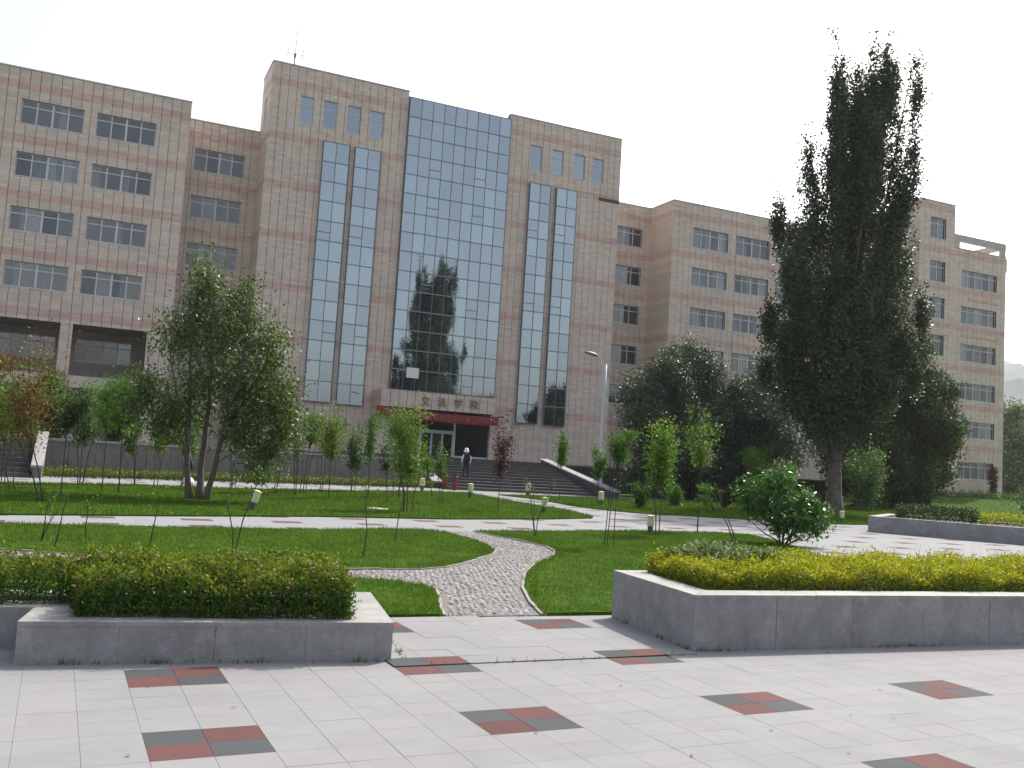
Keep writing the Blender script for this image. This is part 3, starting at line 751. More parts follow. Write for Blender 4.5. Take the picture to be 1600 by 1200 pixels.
# ------------------------------------------------------------------ terrace, stairs, retaining walls
WL = [(-9, 35.9), (-1.57, 38.93), (4.09, 41.3), (11.62, 43.95), (16.4, 45.75)]
terr = MB(); terr.prism([(-20, 31.4), (-9, 36.0), (-1.5, 39.1), (4.1, 41.5), (11.6, 44.1), (16.4, 46.0), (16.4, 69.6), (-20, 75)], -.1, 1.33)
struct('terrace', terr, 'stone_wall')
struct('terrace', MB().prism([(16.4, 50.6), (46.5, 50.6), (46.5, 74), (16.4, 69.58)], -.1, 1.59), 'stone_wall')
rw = empty('retaining_wall', (4, 41, 0), 'grey stone slab retaining wall of the terrace left of the entrance stairs', 'wall')
for a, b in zip(WL[:-1], WL[1:]):
    a, b = Vector(a), Vector(b); L = (b - a).length; k = round(L / 1.0); d = (b - a) / k; nr = Vector((d.y, -d.x)).normalized()
    for i in range(k):
        p, q_ = a + d * i, a + d * (i + 1) - d.normalized() * .02; pr = nr * random.uniform(0, .012)
        MB().prism([p + pr, q_ + pr, q_ - nr * .25, p - nr * .25], -.02, 1.32).build('slab', 'stone_wall', rw)
        MB().prism([p + nr * .06, q_ + nr * .06 + d.normalized() * .015, q_ - nr * .35, p - nr * .35], 1.322, 1.41).build('coping', 'granite', rw)
st_ = empty('entrance_stairs', (21, 44, 0), 'wide dark granite stairs rising to the building entrance', 'stairs')
NS = 11
for i in range(NS):
    MB().box(16.55, 25.1, 44.0 + i * .6, 50.62, (i * 1.6 / NS) + (.002 if i else -.05), (i + 1) * 1.6 / NS).build('step', 'granite_dark', st_)
for x0, x1, ya, cap in ((16.05, 16.52, 44.9, 1), (25.13, 25.6, 42.6, 1)):
    vs = [(x0, ya, -.02), (x1, ya, -.02), (x1, 51.2, -.02), (x0, 51.2, -.02), (x0, ya, .28), (x1, ya, .28), (x1, 51.2, 1.75), (x0, 51.2, 1.75)]
    MB().add(vs, [(0, 3, 2, 1), (4, 5, 6, 7), (0, 1, 5, 4), (1, 2, 6, 5), (2, 3, 7, 6), (3, 0, 4, 7)]).build('cheek_wall', 'granite_dark', st_)
    vs = [(x0 - .05, ya - .06, .283), (x1 + .05, ya - .06, .283), (x1 + .05, 51.3, 1.78), (x0 - .05, 51.3, 1.78), (x0 - .05, ya - .06, .37), (x1 + .05, ya - .06, .37), (x1 + .05, 51.3, 1.86), (x0 - .05, 51.3, 1.86)]
    MB().add(vs, [(0, 3, 2, 1), (4, 5, 6, 7), (0, 1, 5, 4), (1, 2, 6, 5), (2, 3, 7, 6), (3, 0, 4, 7)]).build('cheek_cap', 'granite' if x0 > 20 else 'granite_cap', st_)
rw2 = empty('retaining_wall', (36, 50, 0), 'dark grey slab wall of the terrace between the stairs and the right wing', 'wall')
for i in range(20):
    x = 25.65 + i * 1.05
    MB().box(x, x + 1.03, 50.2 - random.uniform(0, .01), 50.62, -.05, 1.5).build('slab', 'granite_dark', rw2)
    MB().box(x, x + 1.045, 50.1, 50.7, 1.502, 1.6).build('coping', 'granite', rw2)
# side stairs at the far left
ss = empty('side_stairs', (-4.2, 36.5, 0), 'short dark stairs with a pale sloping side cap left of the terrace wall', 'stairs')
for i in range(8):
    MB().prism([(-6.6, 34.6 + i * .28), (-1.75, 36.7 + i * .28), (-1.75, 39.2), (-6.6, 37.3)], i * .165 + (.002 if i else -.02), (i + 1) * .165).build('step', 'granite_dark', ss)
ck = [(-1.7, 36.7), (-1.4, 36.85), (-1.4, 39.0), (-1.7, 39.0)]
MB().prism(ck, -.02, [.35, .36, 1.55, 1.55]).build('cheek_wall', 'stone_wall', ss)
MB().prism([(-1.74, 36.6), (-1.36, 36.75), (-1.36, 39.05), (-1.74, 39.05)], [.355, .355, 1.56, 1.56], [.44, .44, 1.645, 1.645]).build('cheek_cap', 'granite_cap', ss)

# raised planting bank in front of the right wing
bx = np.linspace(26, 110, 43); by = np.linspace(44.5, 69, 26)
BV = []
for y in by:
    for x in bx:
        t = min(1, max(0, (y - 45.2) / 14)); t = t * t * (3 - 2 * t)
        s = min(1, max(0, (x - 45) / 8)); s = s * s * (3 - 2 * s)
        BV.append((x, y, -.05 + .78 * t * s + .05 * math.sin(x * .7) * math.cos(y * .5) * t + .06 * (y > 44.6)))
nx = len(bx)
BF = [(j * nx + i, j * nx + i + 1, (j + 1) * nx + i + 1, (j + 1) * nx + i) for j in range(len(by) - 1) for i in range(nx - 1)]
bk = MB(); bk.add(BV, BF); struct('grass_bank', bk, 'turf')
P = rng.random((14000, 2)) * [60, 20] + [45, 45.2]
t = np.clip((P[:, 1] - 45.2) / 14, 0, 1); t = t * t * (3 - 2 * t); s = np.clip((P[:, 0] - 45) / 8, 0, 1); s = s * s * (3 - 2 * s)
V, F = blades(P, 0, .12, .03); V[:, 2] += np.repeat(.78 * t * s - .02, 3)
tag(link('bank_grass', newmesh('bank_grass', V, F, 'blade')), 'rough grass on the bank before the right wing', 'grass', kind='stuff')
# distant hills
hv = []; hf = []; na = 60
for j in range(8):
    for i in range(na):
        a = math.radians(40 + i * .75); R_ = 700 + j * 45
        f = j / 7; pr = math.sin(min(1, f * 1.4) * math.pi / 2)
        h = (95 + 16 * math.sin(i * .35 + 1.7) + 8 * math.sin(i * .9) + 4 * math.sin(i * 2.1 + j)) * pr - 3
        hv.append((R_ * math.sin(a), R_ * math.cos(a), h))
hf = [(j * na + i, j * na + i + 1, (j + 1) * na + i + 1, (j + 1) * na + i) for j in range(7) for i in range(na - 1)]
hm = MB(); hm.add(hv, hf); struct('hills', hm, 'hill')

# ------------------------------------------------------------------ planters
def planter(label, outer, h, capw, slab=.65, group=None, mat_='granite'):
    c = np.mean(np.array(outer), 0)
    root = empty('granite_planter', (c[0], c[1], 0), label, 'planter', group)
    n = len(outer)
    a2 = sum(outer[i][0] * outer[(i + 1) % n][1] - outer[(i + 1) % n][0] * outer[i][1] for i in range(n))
    sgn = 1 if a2 > 0 else -1
    # inner offset polygon (mitred)
    def off(dst):
        out = []
        for i in range(n):
            p0, p1, p2 = Vector(outer[i - 1]), Vector(outer[i]), Vector(outer[(i + 1) % n])
            d1, d2 = (p1 - p0).normalized(), (p2 - p1).normalized()
            n1 = Vector((-d1.y, d1.x)) * sgn; n2 = Vector((-d2.y, d2.x)) * sgn
            m = (n1 + n2); m = m / max(.2, m.dot(n1))
            out.append(p1 + m * dst)
        return out
    inn, mid = off(capw), off(.10)
    for i in range(n):
        p, q_ = Vector(outer[i]), Vector(outer[(i + 1) % n]); pm, qm = mid[i], mid[(i + 1) % n]; pi, qi = inn[i], inn[(i + 1) % n]
        k = max(1, round((q_ - p).length / slab))
        for s in range(k):
            t0, t1 = s / k, (s + 1) / k; g = .003 / (q_ - p).length
            t1 -= g * (s < k - 1)
            f = lambda A, B, t: A + (B - A) * t
            pr = Vector(((q_ - p).y, -(q_ - p).x)).normalized() * sgn * random.uniform(-.002, .003)
            MB().prism([f(p, q_, t0) + pr, f(p, q_, t1) + pr, f(pm, qm, t1), f(pm, qm, t0)], -.02, h - .034).build('slab', mat_, root)
        k = max(1, round((q_ - p).length / (slab * 1.45)))
        for s in range(k):
            t0, t1 = s / k, (s + 1) / k - (.003 / (q_ - p).length if s < k - 1 else 0)
            e = Vector(((q_ - p).y, -(q_ - p).x)).normalized() * sgn * .004
            MB().prism([f(p, q_, t0) + e, f(p, q_, t1) + e, f(pi, qi, t1), f(pi, qi, t0)], h - .033, h + random.uniform(-.001, .001)).build('cap_stone', 'granite_cap', root)
    MB().prism([tuple(v) for v in mid], -.01, h - .06).build('soil_bed', 'soil', root)
    return root
planter('low granite planter with a notched corner holding the dark green hedge beside the cobbled path', [(-.33, 7.34), (2.28, 7.08), (2.53, 8.62), (-4.2, 8.95), (-4.2, 8.14), (-.25, 7.92)], .295, .30)
planter('high granite planter with an angled corner holding the golden hedge', [(5.10, 7.08), (16, 6.70), (16, 8.85), (5.27, 8.80)], .50, .30, .9)
planter('granite planter standing on the paving before the end block of the building', [(23.7, 23.5), (31.5, 12.2), (35, 14.6), (27.2, 26.0)], .52, .35, 1.1)

def line_pts(a, b, n, sd):
    t = rng.random(n)[:, None]; a, b = np.array(a), np.array(b)
    cl = rng.random(6)[None]; keep = (np.abs(t - cl).min(1) < .035) | (rng.random(n) < .12)
    return (a + (b - a) * t + rng.normal(0, sd, (n, 2)))[keep]
wp = np.vstack([line_pts((-.3, 7.31), (2.26, 7.055), 260, .012), line_pts((5.12, 7.055), (11, 6.85), 420, .014), line_pts((5.08, 7.1), (5.25, 8.7), 160, .012), line_pts((2.4, 7.1), (2.56, 8.5), 160, .015), line_pts((2.4, 6.87), (4.9, 6.93), 60, .008), line_pts((2.3, 8.9), (12, 8.92), 700, .02)])
V, F = blades(wp, .0, .045, .004)
tag(link('weeds', newmesh('weeds', V, F, 'blade')), 'small weeds growing from the paving joints at the planter feet', 'weeds', kind='stuff')

# ------------------------------------------------------------------ foliage helpers
def unit(v): return v / np.maximum(np.linalg.norm(v, axis=-1, keepdims=True), 1e-6)
def leaf_geo(P, L, Wd, bias=(0, 0, 0), fold=.0):
    n = len(P)
    a = unit(rng.normal(size=(n, 3)) + np.asarray(bias))
    b = unit(np.cross(a, rng.normal(size=(n, 3))))
    l = (L * (.65 + .7 * rng.random(n)))[:, None]; ww = (Wd * (.65 + .7 * rng.random(n)))[:, None]
    up = np.cross(a, b)
    V = np.stack([P, P + a * l * .45 + b * ww * .5 + up * ww * fold, P + a * l, P + a * l * .45 - b * ww * .5 + up * ww * fold], 1)
    return V.reshape(-1, 3)
def leaf_obj(name, V, m, parent, org=None):
    F = np.arange(len(V)).reshape(-1, 4)
    org = ORG[parent.name] if (org is None and parent is not None) else Vector(org or (0, 0, 0))
    return link(name, newmesh(name, V - np.array(org), F, m), org, parent)
def bez(a, b, c, k):
    a, b, c = np.array(a), np.array(b), np.array(c); t = np.linspace(0, 1, k)[:, None]
    return (1 - t) ** 2 * a + 2 * t * (1 - t) * b + t * t * c
def plant(name, label, cat, base, stems, blobs, nclump, per, leaf, sig, m, bark='bark', bias=(0, 0, .3), group=None, nbr=60, brr=.02, shell=.55, up=.6, leafname='crown', mats2=None, prof=None, twig_low=0.):
    """stems: polylines [(points rel. to base, r0, r1)], blobs: ellipsoids (cx,cy,cz,rx,ry,rz,weight) rel. to base"""
    base = np.array(base, float)
    root = empty(name, base, label, cat, group)
    tb = MB(); SP = []
    for pts, ra, rb in stems:
        pts = np.array(pts, float)
        # smooth the polyline
        k = 4 * (len(pts) - 1) + 1; tt = np.linspace(0, len(pts) - 1, k)
        q_ = np.stack([np.interp(tt, np.arange(len(pts)), pts[:, i]) for i in range(3)], 1)
        for _ in range(2): q_[1:-1] = .25 * q_[:-2] + .5 * q_[1:-1] + .25 * q_[2:]
        q_[1:-1] += rng.normal(0, .012, q_[1:-1].shape) * min(1, ra * 8)
        rad = np.linspace(ra, rb, k)
        if ra > .08: rad[0] *= 1.45; rad[1] *= 1.15
        tb.tube(q_ + base, rad, 9 if ra > .08 else 6)
        SP.append(np.concatenate([q_, rad[:, None]], 1))
    SPA = np.concatenate(SP)
    wts = np.array([b[6] for b in blobs]); wts = wts / wts.sum()
    bi = rng.choice(len(blobs), nclump, p=wts); B = np.array([b[:6] for b in blobs])[bi]
    B[:, 3:] *= np.where(rng.random(nclump) < .14, rng.uniform(1.1, 1.4, nclump), 1.)[:, None]
    dirs = unit(rng.normal(size=(nclump, 3))); rad = (shell + (1 - shell) * rng.random(nclump)) ** (1.0) * rng.random(nclump) ** .18
    C = B[:, :3] + dirs * rad[:, None] * B[:, 3:]
    if prof is not None:                                  # keep the crown inside its cone
        Z, PL, PR = (np.array(v, float) for v in zip(*prof))
        l_, d_ = C @ VR, C @ VD
        lo, hi = np.interp(C[:, 2], Z, PL), np.interp(C[:, 2], Z, PR)
        bad = ((l_ < lo) | (l_ > hi)) & (B[:, 3] > .58); l2 = np.where(bad, lo + (hi - lo) * rng.random(nclump), l_)
        dm = (hi - lo) / 2; d2 = np.where(np.abs(d_) > dm, dm * rng.uniform(-1, 1, nclump), d_)
        C = C + (l2 - l_)[:, None] * VR + (d2 - d_)[:, None] * VD
    # connecting twigs
    idx = rng.permutation(nclump)[:nbr]
    for i in idx:
        c = C[i]; d = np.linalg.norm(SPA[:, :2] - c[:2], axis=1)
        tz = c[2] - up * np.minimum(d, 2.5) - .1
        cost = np.abs(SPA[:, 2] - tz) + .6 * d
        s = SPA[np.argmin(cost)]
        if s[2] > c[2] + .3 or c[2] < twig_low: continue
        midp = .5 * (s[:3] + c) + np.array([0, 0, -.12 * np.linalg.norm(c - s[:3])])
        pts = bez(s[:3], midp, c, 5); r_ = min(brr, s[3] * .7)
        tb.tube(pts + base, np.linspace(r_, r_ * .3, 5), 4, cap=False)
    tb.build('trunk', bark, root, org=base, smooth=True)
    sig = np.array(sig)
    n = nclump * per
    ci = np.repeat(np.arange(nclump), per)
    sc = (.6 + .8 * rng.random(nclump))[ci][:, None]
    P = C[ci] + rng.normal(size=(n, 3)) * sig * sc
    P[:, 2] = np.maximum(P[:, 2], .03)
    if mats2 is None:
        leaf_obj(leafname, leaf_geo(P + base, leaf[0], leaf[1], bias, .12), m, root)
    else:
        sel = rng.random(nclump)[ci] < mats2[1]
        leaf_obj(leafname, leaf_geo(P[~sel] + base, leaf[0], leaf[1], bias, .12), m, root)
        leaf_obj(leafname, leaf_geo(P[sel] + base, leaf[0], leaf[1], bias, .12), mats2[0], root)
    return root

# ------------------------------------------------------------------ the big poplar
VR = np.array([math.cos(YAW), -math.sin(YAW), 0]); VD = np.array([math.sin(YAW), math.cos(YAW), 0])
plumes = [(-1.06, 24.8, .8), (-.6, 24.5, .65), (.1, 23.7, .6), (.7, 25.1, .7), (1.2, 25.0, .65), (1.9, 25.8, .75), (2.6, 25.1, .65), (3.0, 24.7, .7), (3.1, 20.6, .8), (-2.1, 19.8, .95), (-3.0, 16.8, .95),
          (3.8, 15.4, .95), (3.7, 11.4, 1.0), (-3.8, 10.4, 1.0), (-3.95, 7.7, .9), (3.3, 8.2, 1.0), (-.9, 21.3, 1.0), (2.1, 21.5, 1.0), (.8, 20.8, 1.1), (-1.9, 15.0, 1.2), (2.3, 14.5, 1.2), (-3.2, 13.2, .8), (2.6, 17.6, .9)]
blobs = []; stems = [([(0, 0, -.1), (.02, 0, 2.0), (.15, 0, 6), (.35, -.1, 12), (.7, -.3, 18), (1.3, -.6, 23.5)], .40, .03)]
for k, (off, top, r_) in enumerate(plumes):
    dep = rng.uniform(-2.2, 2.2) * (1 if top < 22 else .7)
    o = VR * off + VD * dep
    length = top * rng.uniform(.36, .5); cz = top - length / 2
    o2 = VR * off * .75 + VD * dep * .8
    blobs.append((o[0], o[1], top - length * .28, r_ * .40, r_ * .40, length * .28, 1.3 * r_))
    blobs.append((o2[0], o2[1], top - length * .60, r_ * .70, r_ * .70, length * .40, 1.7 * r_))
    z0 = max(2.6, top - length - 4)
    stems.append(([(o[0] * .08, o[1] * .08, z0), tuple(o2 * .55 + [0, 0, z0 + 2.2]), tuple(o2 + [0, 0, cz]), tuple(o + [0, 0, top - .3])], .10 if top > 12 else .07, .012))
for a in range(10):
    an_ = a * .63; blobs.append((2.3 * math.cos(an_), 2.3 * math.sin(an_), 7.6 + (a % 3) * 1.5, 1.4, 1.4, 3.7, 2.6))
blobs.append((.1, 0, 11, 2.5, 2.5, 5.5, 9.0)); blobs.append((.4, -.2, 16, 2.1, 2.0, 5.0, 7.5)); blobs.append((.8, -.35, 20.4, 1.8, 1.6, 3.0, 6.0))
blobs.append((1.6 * VR[0] * 1.3, 1.6 * VR[1] * 1.3, 22.0, 1.1, 1.1, 2.0, 2.6))
for l_, z_, r_, w_ in ((-2.2, 5.6, 1.2, 2.2), (2.0, 5.6, 1.2, 2.2), (0, 5.4, 1.6, 2.4), (-1.1, 4.7, .9, 1.2), (1.2, 4.8, .9, 1.2), (-2.3, 14.0, 1.0, 2.), (2.4, 17.3, .9, 1.4), (2.7, 12.5, 1.0, 2.)):
    for d_ in (-1.1, 1.0):
        p_ = VR * l_ + VD * d_; blobs.append((p_[0], p_[1], z_, r_, r_, r_ * 1.5, w_ * .6))
plant('poplar_tree', 'tall dark poplar tree with a thick forked trunk and upright plumes', 'tree', (34.67, 36.71, .02), stems, blobs, 3400, 48, (.15, .11), (.16, .16, .40), 'poplar', 'bark_pale', (0, 0, .2), nbr=420, brr=.03, shell=.25, up=1.6, prof=[(3.5, -1.2, 1.1), (5, -2.1, 1.9), (6.5, -3.2, 2.6), (8, -3.5, 3.0), (10, -3.3, 3.3), (12, -2.9, 3.1), (15, -2.6, 2.9), (17, -2.2, 2.4), (19.2, -1.6, 2.5), (21, -1.25, 2.75), (23, -1.3, 2.95), (26, -1.3, 3.1)])
# ------------------------------------------------------------------ multi-stem tree on the left lawn
def VP(l, d, z): p = VR * l + VD * d; return (p[0], p[1], z)
st = [([VP(-.25, 0, -.05), VP(-.45, .1, 1.0), VP(-.5, .1, 2.4), VP(-.7, .3, 4.2), VP(-.6, .2, 5.6)], .095, .015),
      ([VP(0, .1, -.05), VP(-.1, .2, 1.1), VP(.05, .1, 2.6), VP(0, 0, 4.4), VP(-.35, 0, 6.6)], .10, .015),
      ([VP(.22, -.05, -.05), VP(.42, -.1, 1.0), VP(.6, -.2, 2.2), VP(1.0, -.2, 3.8), VP(1.0, -.1, 6.0)], .09, .015),
      ([VP(-.3, .15, .8), VP(-.7, .4, 2.0), VP(-1.1, .5, 3.1), VP(-1.4, .5, 4.3)], .045, .012),
      ([VP(.4, .1, 1.4), VP(.8, .3, 2.6), VP(1.3, .4, 3.6), VP(1.7, .4, 4.4)], .045, .012)]
bl = [(*VP(-.35, 0, 5.8), .42, .45, 1.15, 1.3), (*VP(.85, 0, 5.4), .55, .6, .9, 1.0), (*VP(0, 0, 4.6), 1.35, 1.3, 1.0, 3), (*VP(-1.1, .2, 4.5), .6, .8, .8, 1.1), (*VP(1.5, 0, 4.1), .7, .9, 1.1, 1.8),
      (*VP(-1.6, .2, 3.1), .75, .8, .5, 1.1), (*VP(1.9, 0, 2.9), .75, .8, 1.1, 2.0), (*VP(.2, .3, 3.3), 1.4, 1.2, .9, 2.2), (*VP(1.2, -.2, 1.9), .7, .7, .8, 1.5), (*VP(-.9, .3, 2.3), .8, .8, .55, 1.0), (*VP(1.6, .1, 1.2), .4, .5, .5, .6), (*VP(-1.9, .3, 2.5), .6, .6, .4, .8), (*VP(-1.2, .2, 2.0), .6, .6, .4, .7), (*VP(2.2, 0, 2.2), .4, .5, .6, .8), (*VP(2.0, .1, 1.6), .4, .5, .4, .5), (*VP(.9, .2, 2.6), .8, .7, .6, 1.2)]
plant('multi_stem_tree', 'leafy multi stem tree with glinting leaves on the left lawn', 'tree', (2.9, 27.1, .03), st, bl, 580, 42, (.12, .055), (.20, .20, .26), 'elm', 'bark', (0, 0, -.35), twig_low=2.7, nbr=240, brr=.016, shell=.35, up=.9)

# ------------------------------------------------------------------ grey-leaved trees, dark trees on the right
def bushy(name, label, cat, base, H, R_, m, seedblobs, ncl, per, leaf, sig, group=None, bark='bark_dark', bias=(0, 0, .3), zb=.8, mats2=None, nst=4, z0=0.):
    st = []
    for k in range(nst):
        a = 2 * math.pi * k / nst + random.random(); r_ = R_ * random.uniform(.25, .6)
        st.append(([(.15 * math.cos(a), .15 * math.sin(a), -.05), (.3 * r_ * math.cos(a), .3 * r_ * math.sin(a), H * .25), (.7 * r_ * math.cos(a), .7 * r_ * math.sin(a), H * .55), (r_ * math.cos(a), r_ * math.sin(a), H * .85)], .012 * H + .012, .012))
    bl = []
    for k in range(seedblobs):
        a = random.uniform(0, 2 * math.pi); q_ = random.uniform(0, 1)
        z = zb + (H - zb) * (k + .5) / seedblobs; prof = math.sin(math.pi * min(1, .18 + .82 * (z / H)) ** 1.2) * .75 + .28
        rr_ = R_ * prof * random.uniform(.35, .75)
        bl.append((rr_ * math.cos(a), rr_ * math.sin(a), z, R_ * .42 * random.uniform(.8, 1.25), R_ * .42, H * .13 * random.uniform(.8, 1.3), 1.))
    bl.append((0, 0, zb + (H - zb) * .5, R_ * .7, R_ * .7, (H - zb) * .5, seedblobs * .35))
    return plant(name, label, cat, (base[0], base[1], z0), st, bl, ncl, per, leaf, sig, m, bark, bias, group, nbr=min(140, ncl // 2), brr=.012 + .001 * H, shell=.4, up=.8, mats2=mats2)
gO = 'grey leaved trees before the right wing'
bushy('oleaster_tree', 'grey green oleaster tree nearest the street lamp', 'tree', (29.4, 45.0), 7.4, 3.3, 'olive', 14, 1150, 60, (.19, .055), (.22, .22, .3), gO)
bushy('oleaster_tree', 'tallest grey green oleaster tree, in the middle of the clump', 'tree', (33.0, 46.8), 8.8, 3.5, 'olive', 14, 1150, 60, (.19, .055), (.22, .22, .3), gO)
bushy('oleaster_tree', 'grey green oleaster tree closest to the poplar trunk', 'tree', (37.6, 46.4), 7.9, 3.7, 'olive', 14, 1150, 60, (.19, .055), (.22, .22, .3), gO)
bushy('oleaster_tree', 'lowest grey green oleaster tree, filling the gap under the tallest one', 'tree', (35.4, 45.4), 6.2, 2.9, 'olive', 10, 700, 60, (.19, .055), (.22, .22, .3), gO)
gD = 'dark trees behind the poplar'
bushy('dark_tree', 'tall dark green tree just behind the poplar trunk', 'tree', (46.0, 46.5), 9.6, 3.5, 'darkleaf', 13, 850, 55, (.2, .12), (.26, .26, .3), gD, mats2=('green', .03))
bushy('dark_tree', 'dark green tree with yellowish top against the end block', 'tree', (51.5, 48.2), 11.4, 3.5, 'darkleaf', 13, 900, 55, (.2, .12), (.26, .26, .3), gD, mats2=('green', .06))
bushy('dark_tree', 'lower dark green tree beside the end block windows', 'tree', (56.0, 50.0), 9.4, 3.3, 'darkleaf', 13, 800, 55, (.2, .12), (.26, .26, .3), gD, mats2=('green', .05))
# ------------------------------------------------------------------ shrubs on the terrace edge
gT = 'dense dark shrubs standing on the terrace edge'
for x, y, h, r_, lb in ((-4.6, 39.6, 2.9, 1.3, 'dense dark green shrub on the terrace above the side stairs'), (-1.6, 41.2, 2.6, 1.2, 'dense dark green shrub on the terrace right of the side stairs'), (1.0, 42.4, 2.5, 1.1, 'dense dark green shrub on the terrace behind the crooked stem sapling'), (3.4, 43.2, 2.0, 1.0, 'dense dark green shrub on the terrace behind the multi stem tree')):
    bushy('terrace_shrub', lb, 'shrub', (x, y), h, r_, 'darkleaf', 8, 170, 44, (.11, .05), (.14, .14, .14), gT, z0=1.3, zb=.15, mats2=('green', .35))
# ------------------------------------------------------------------ saplings
def sapling(name, label, cat, x, y, dx, dy, zb, zt, wd, m, nst=2, ncl=26, per=42, leaf=(.085, .03), group=None, bark='bark_dark', spread=None, mats2=None, r=.02, bias=(0, 0, .4), sigk=.16):
    H = zt; st = []
    for k in range(nst):
        a = 2 * math.pi * k / max(1, nst) + random.random() * 2; s = (.5 * wd * .55) if nst > 1 else .06
        bx_ = .09 * nst if nst > 1 else 0.
        st.append(([(bx_ * math.cos(a) * .4, bx_ * math.sin(a) * .4, -.05), (dx * .25 + .35 * s * math.cos(a), dy * .25 + .35 * s * math.sin(a), zb * .5), (dx * .6 + s * .75 * math.cos(a), dy * .6 + s * .75 * math.sin(a), zb), (dx + s * math.cos(a), dy + s * math.sin(a), zb + (zt - zb) * .85)], r, .006))
    h = (zt - zb) / 2; cz = (zt + zb) / 2
    bl = []
    for k in range(7):
        a = random.uniform(0, 6.28); q_ = wd * random.uniform(.12, .5); zt_ = zb + 2 * h * random.uniform(.55, 1.)
        for f in (.15, .45, .75, 1.):
            bl.append((dx + q_ * f * math.cos(a), dy + q_ * f * math.sin(a), zb * .98 + (zt_ - zb) * f, wd * .09, wd * .09, h * .16, 1.25 - .5 * f))
        st.append(([(dx * .7, dy * .7, zb * .85), (dx + q_ * .5 * math.cos(a), dy + q_ * .5 * math.sin(a), zb + (zt_ - zb) * .5), (dx + q_ * math.cos(a), dy + q_ * math.sin(a), zt_)], .007, .003))
    return plant(name, label, cat, (x, y, .03), st, bl, ncl, per, leaf, (wd * sigk * .7, wd * sigk * .7, max(.04, h * .17)), m, bark, bias, group, nbr=ncl // 3, brr=.006, shell=.2, up=.9, mats2=mats2)
gS = 'young trees planted on the lawns'
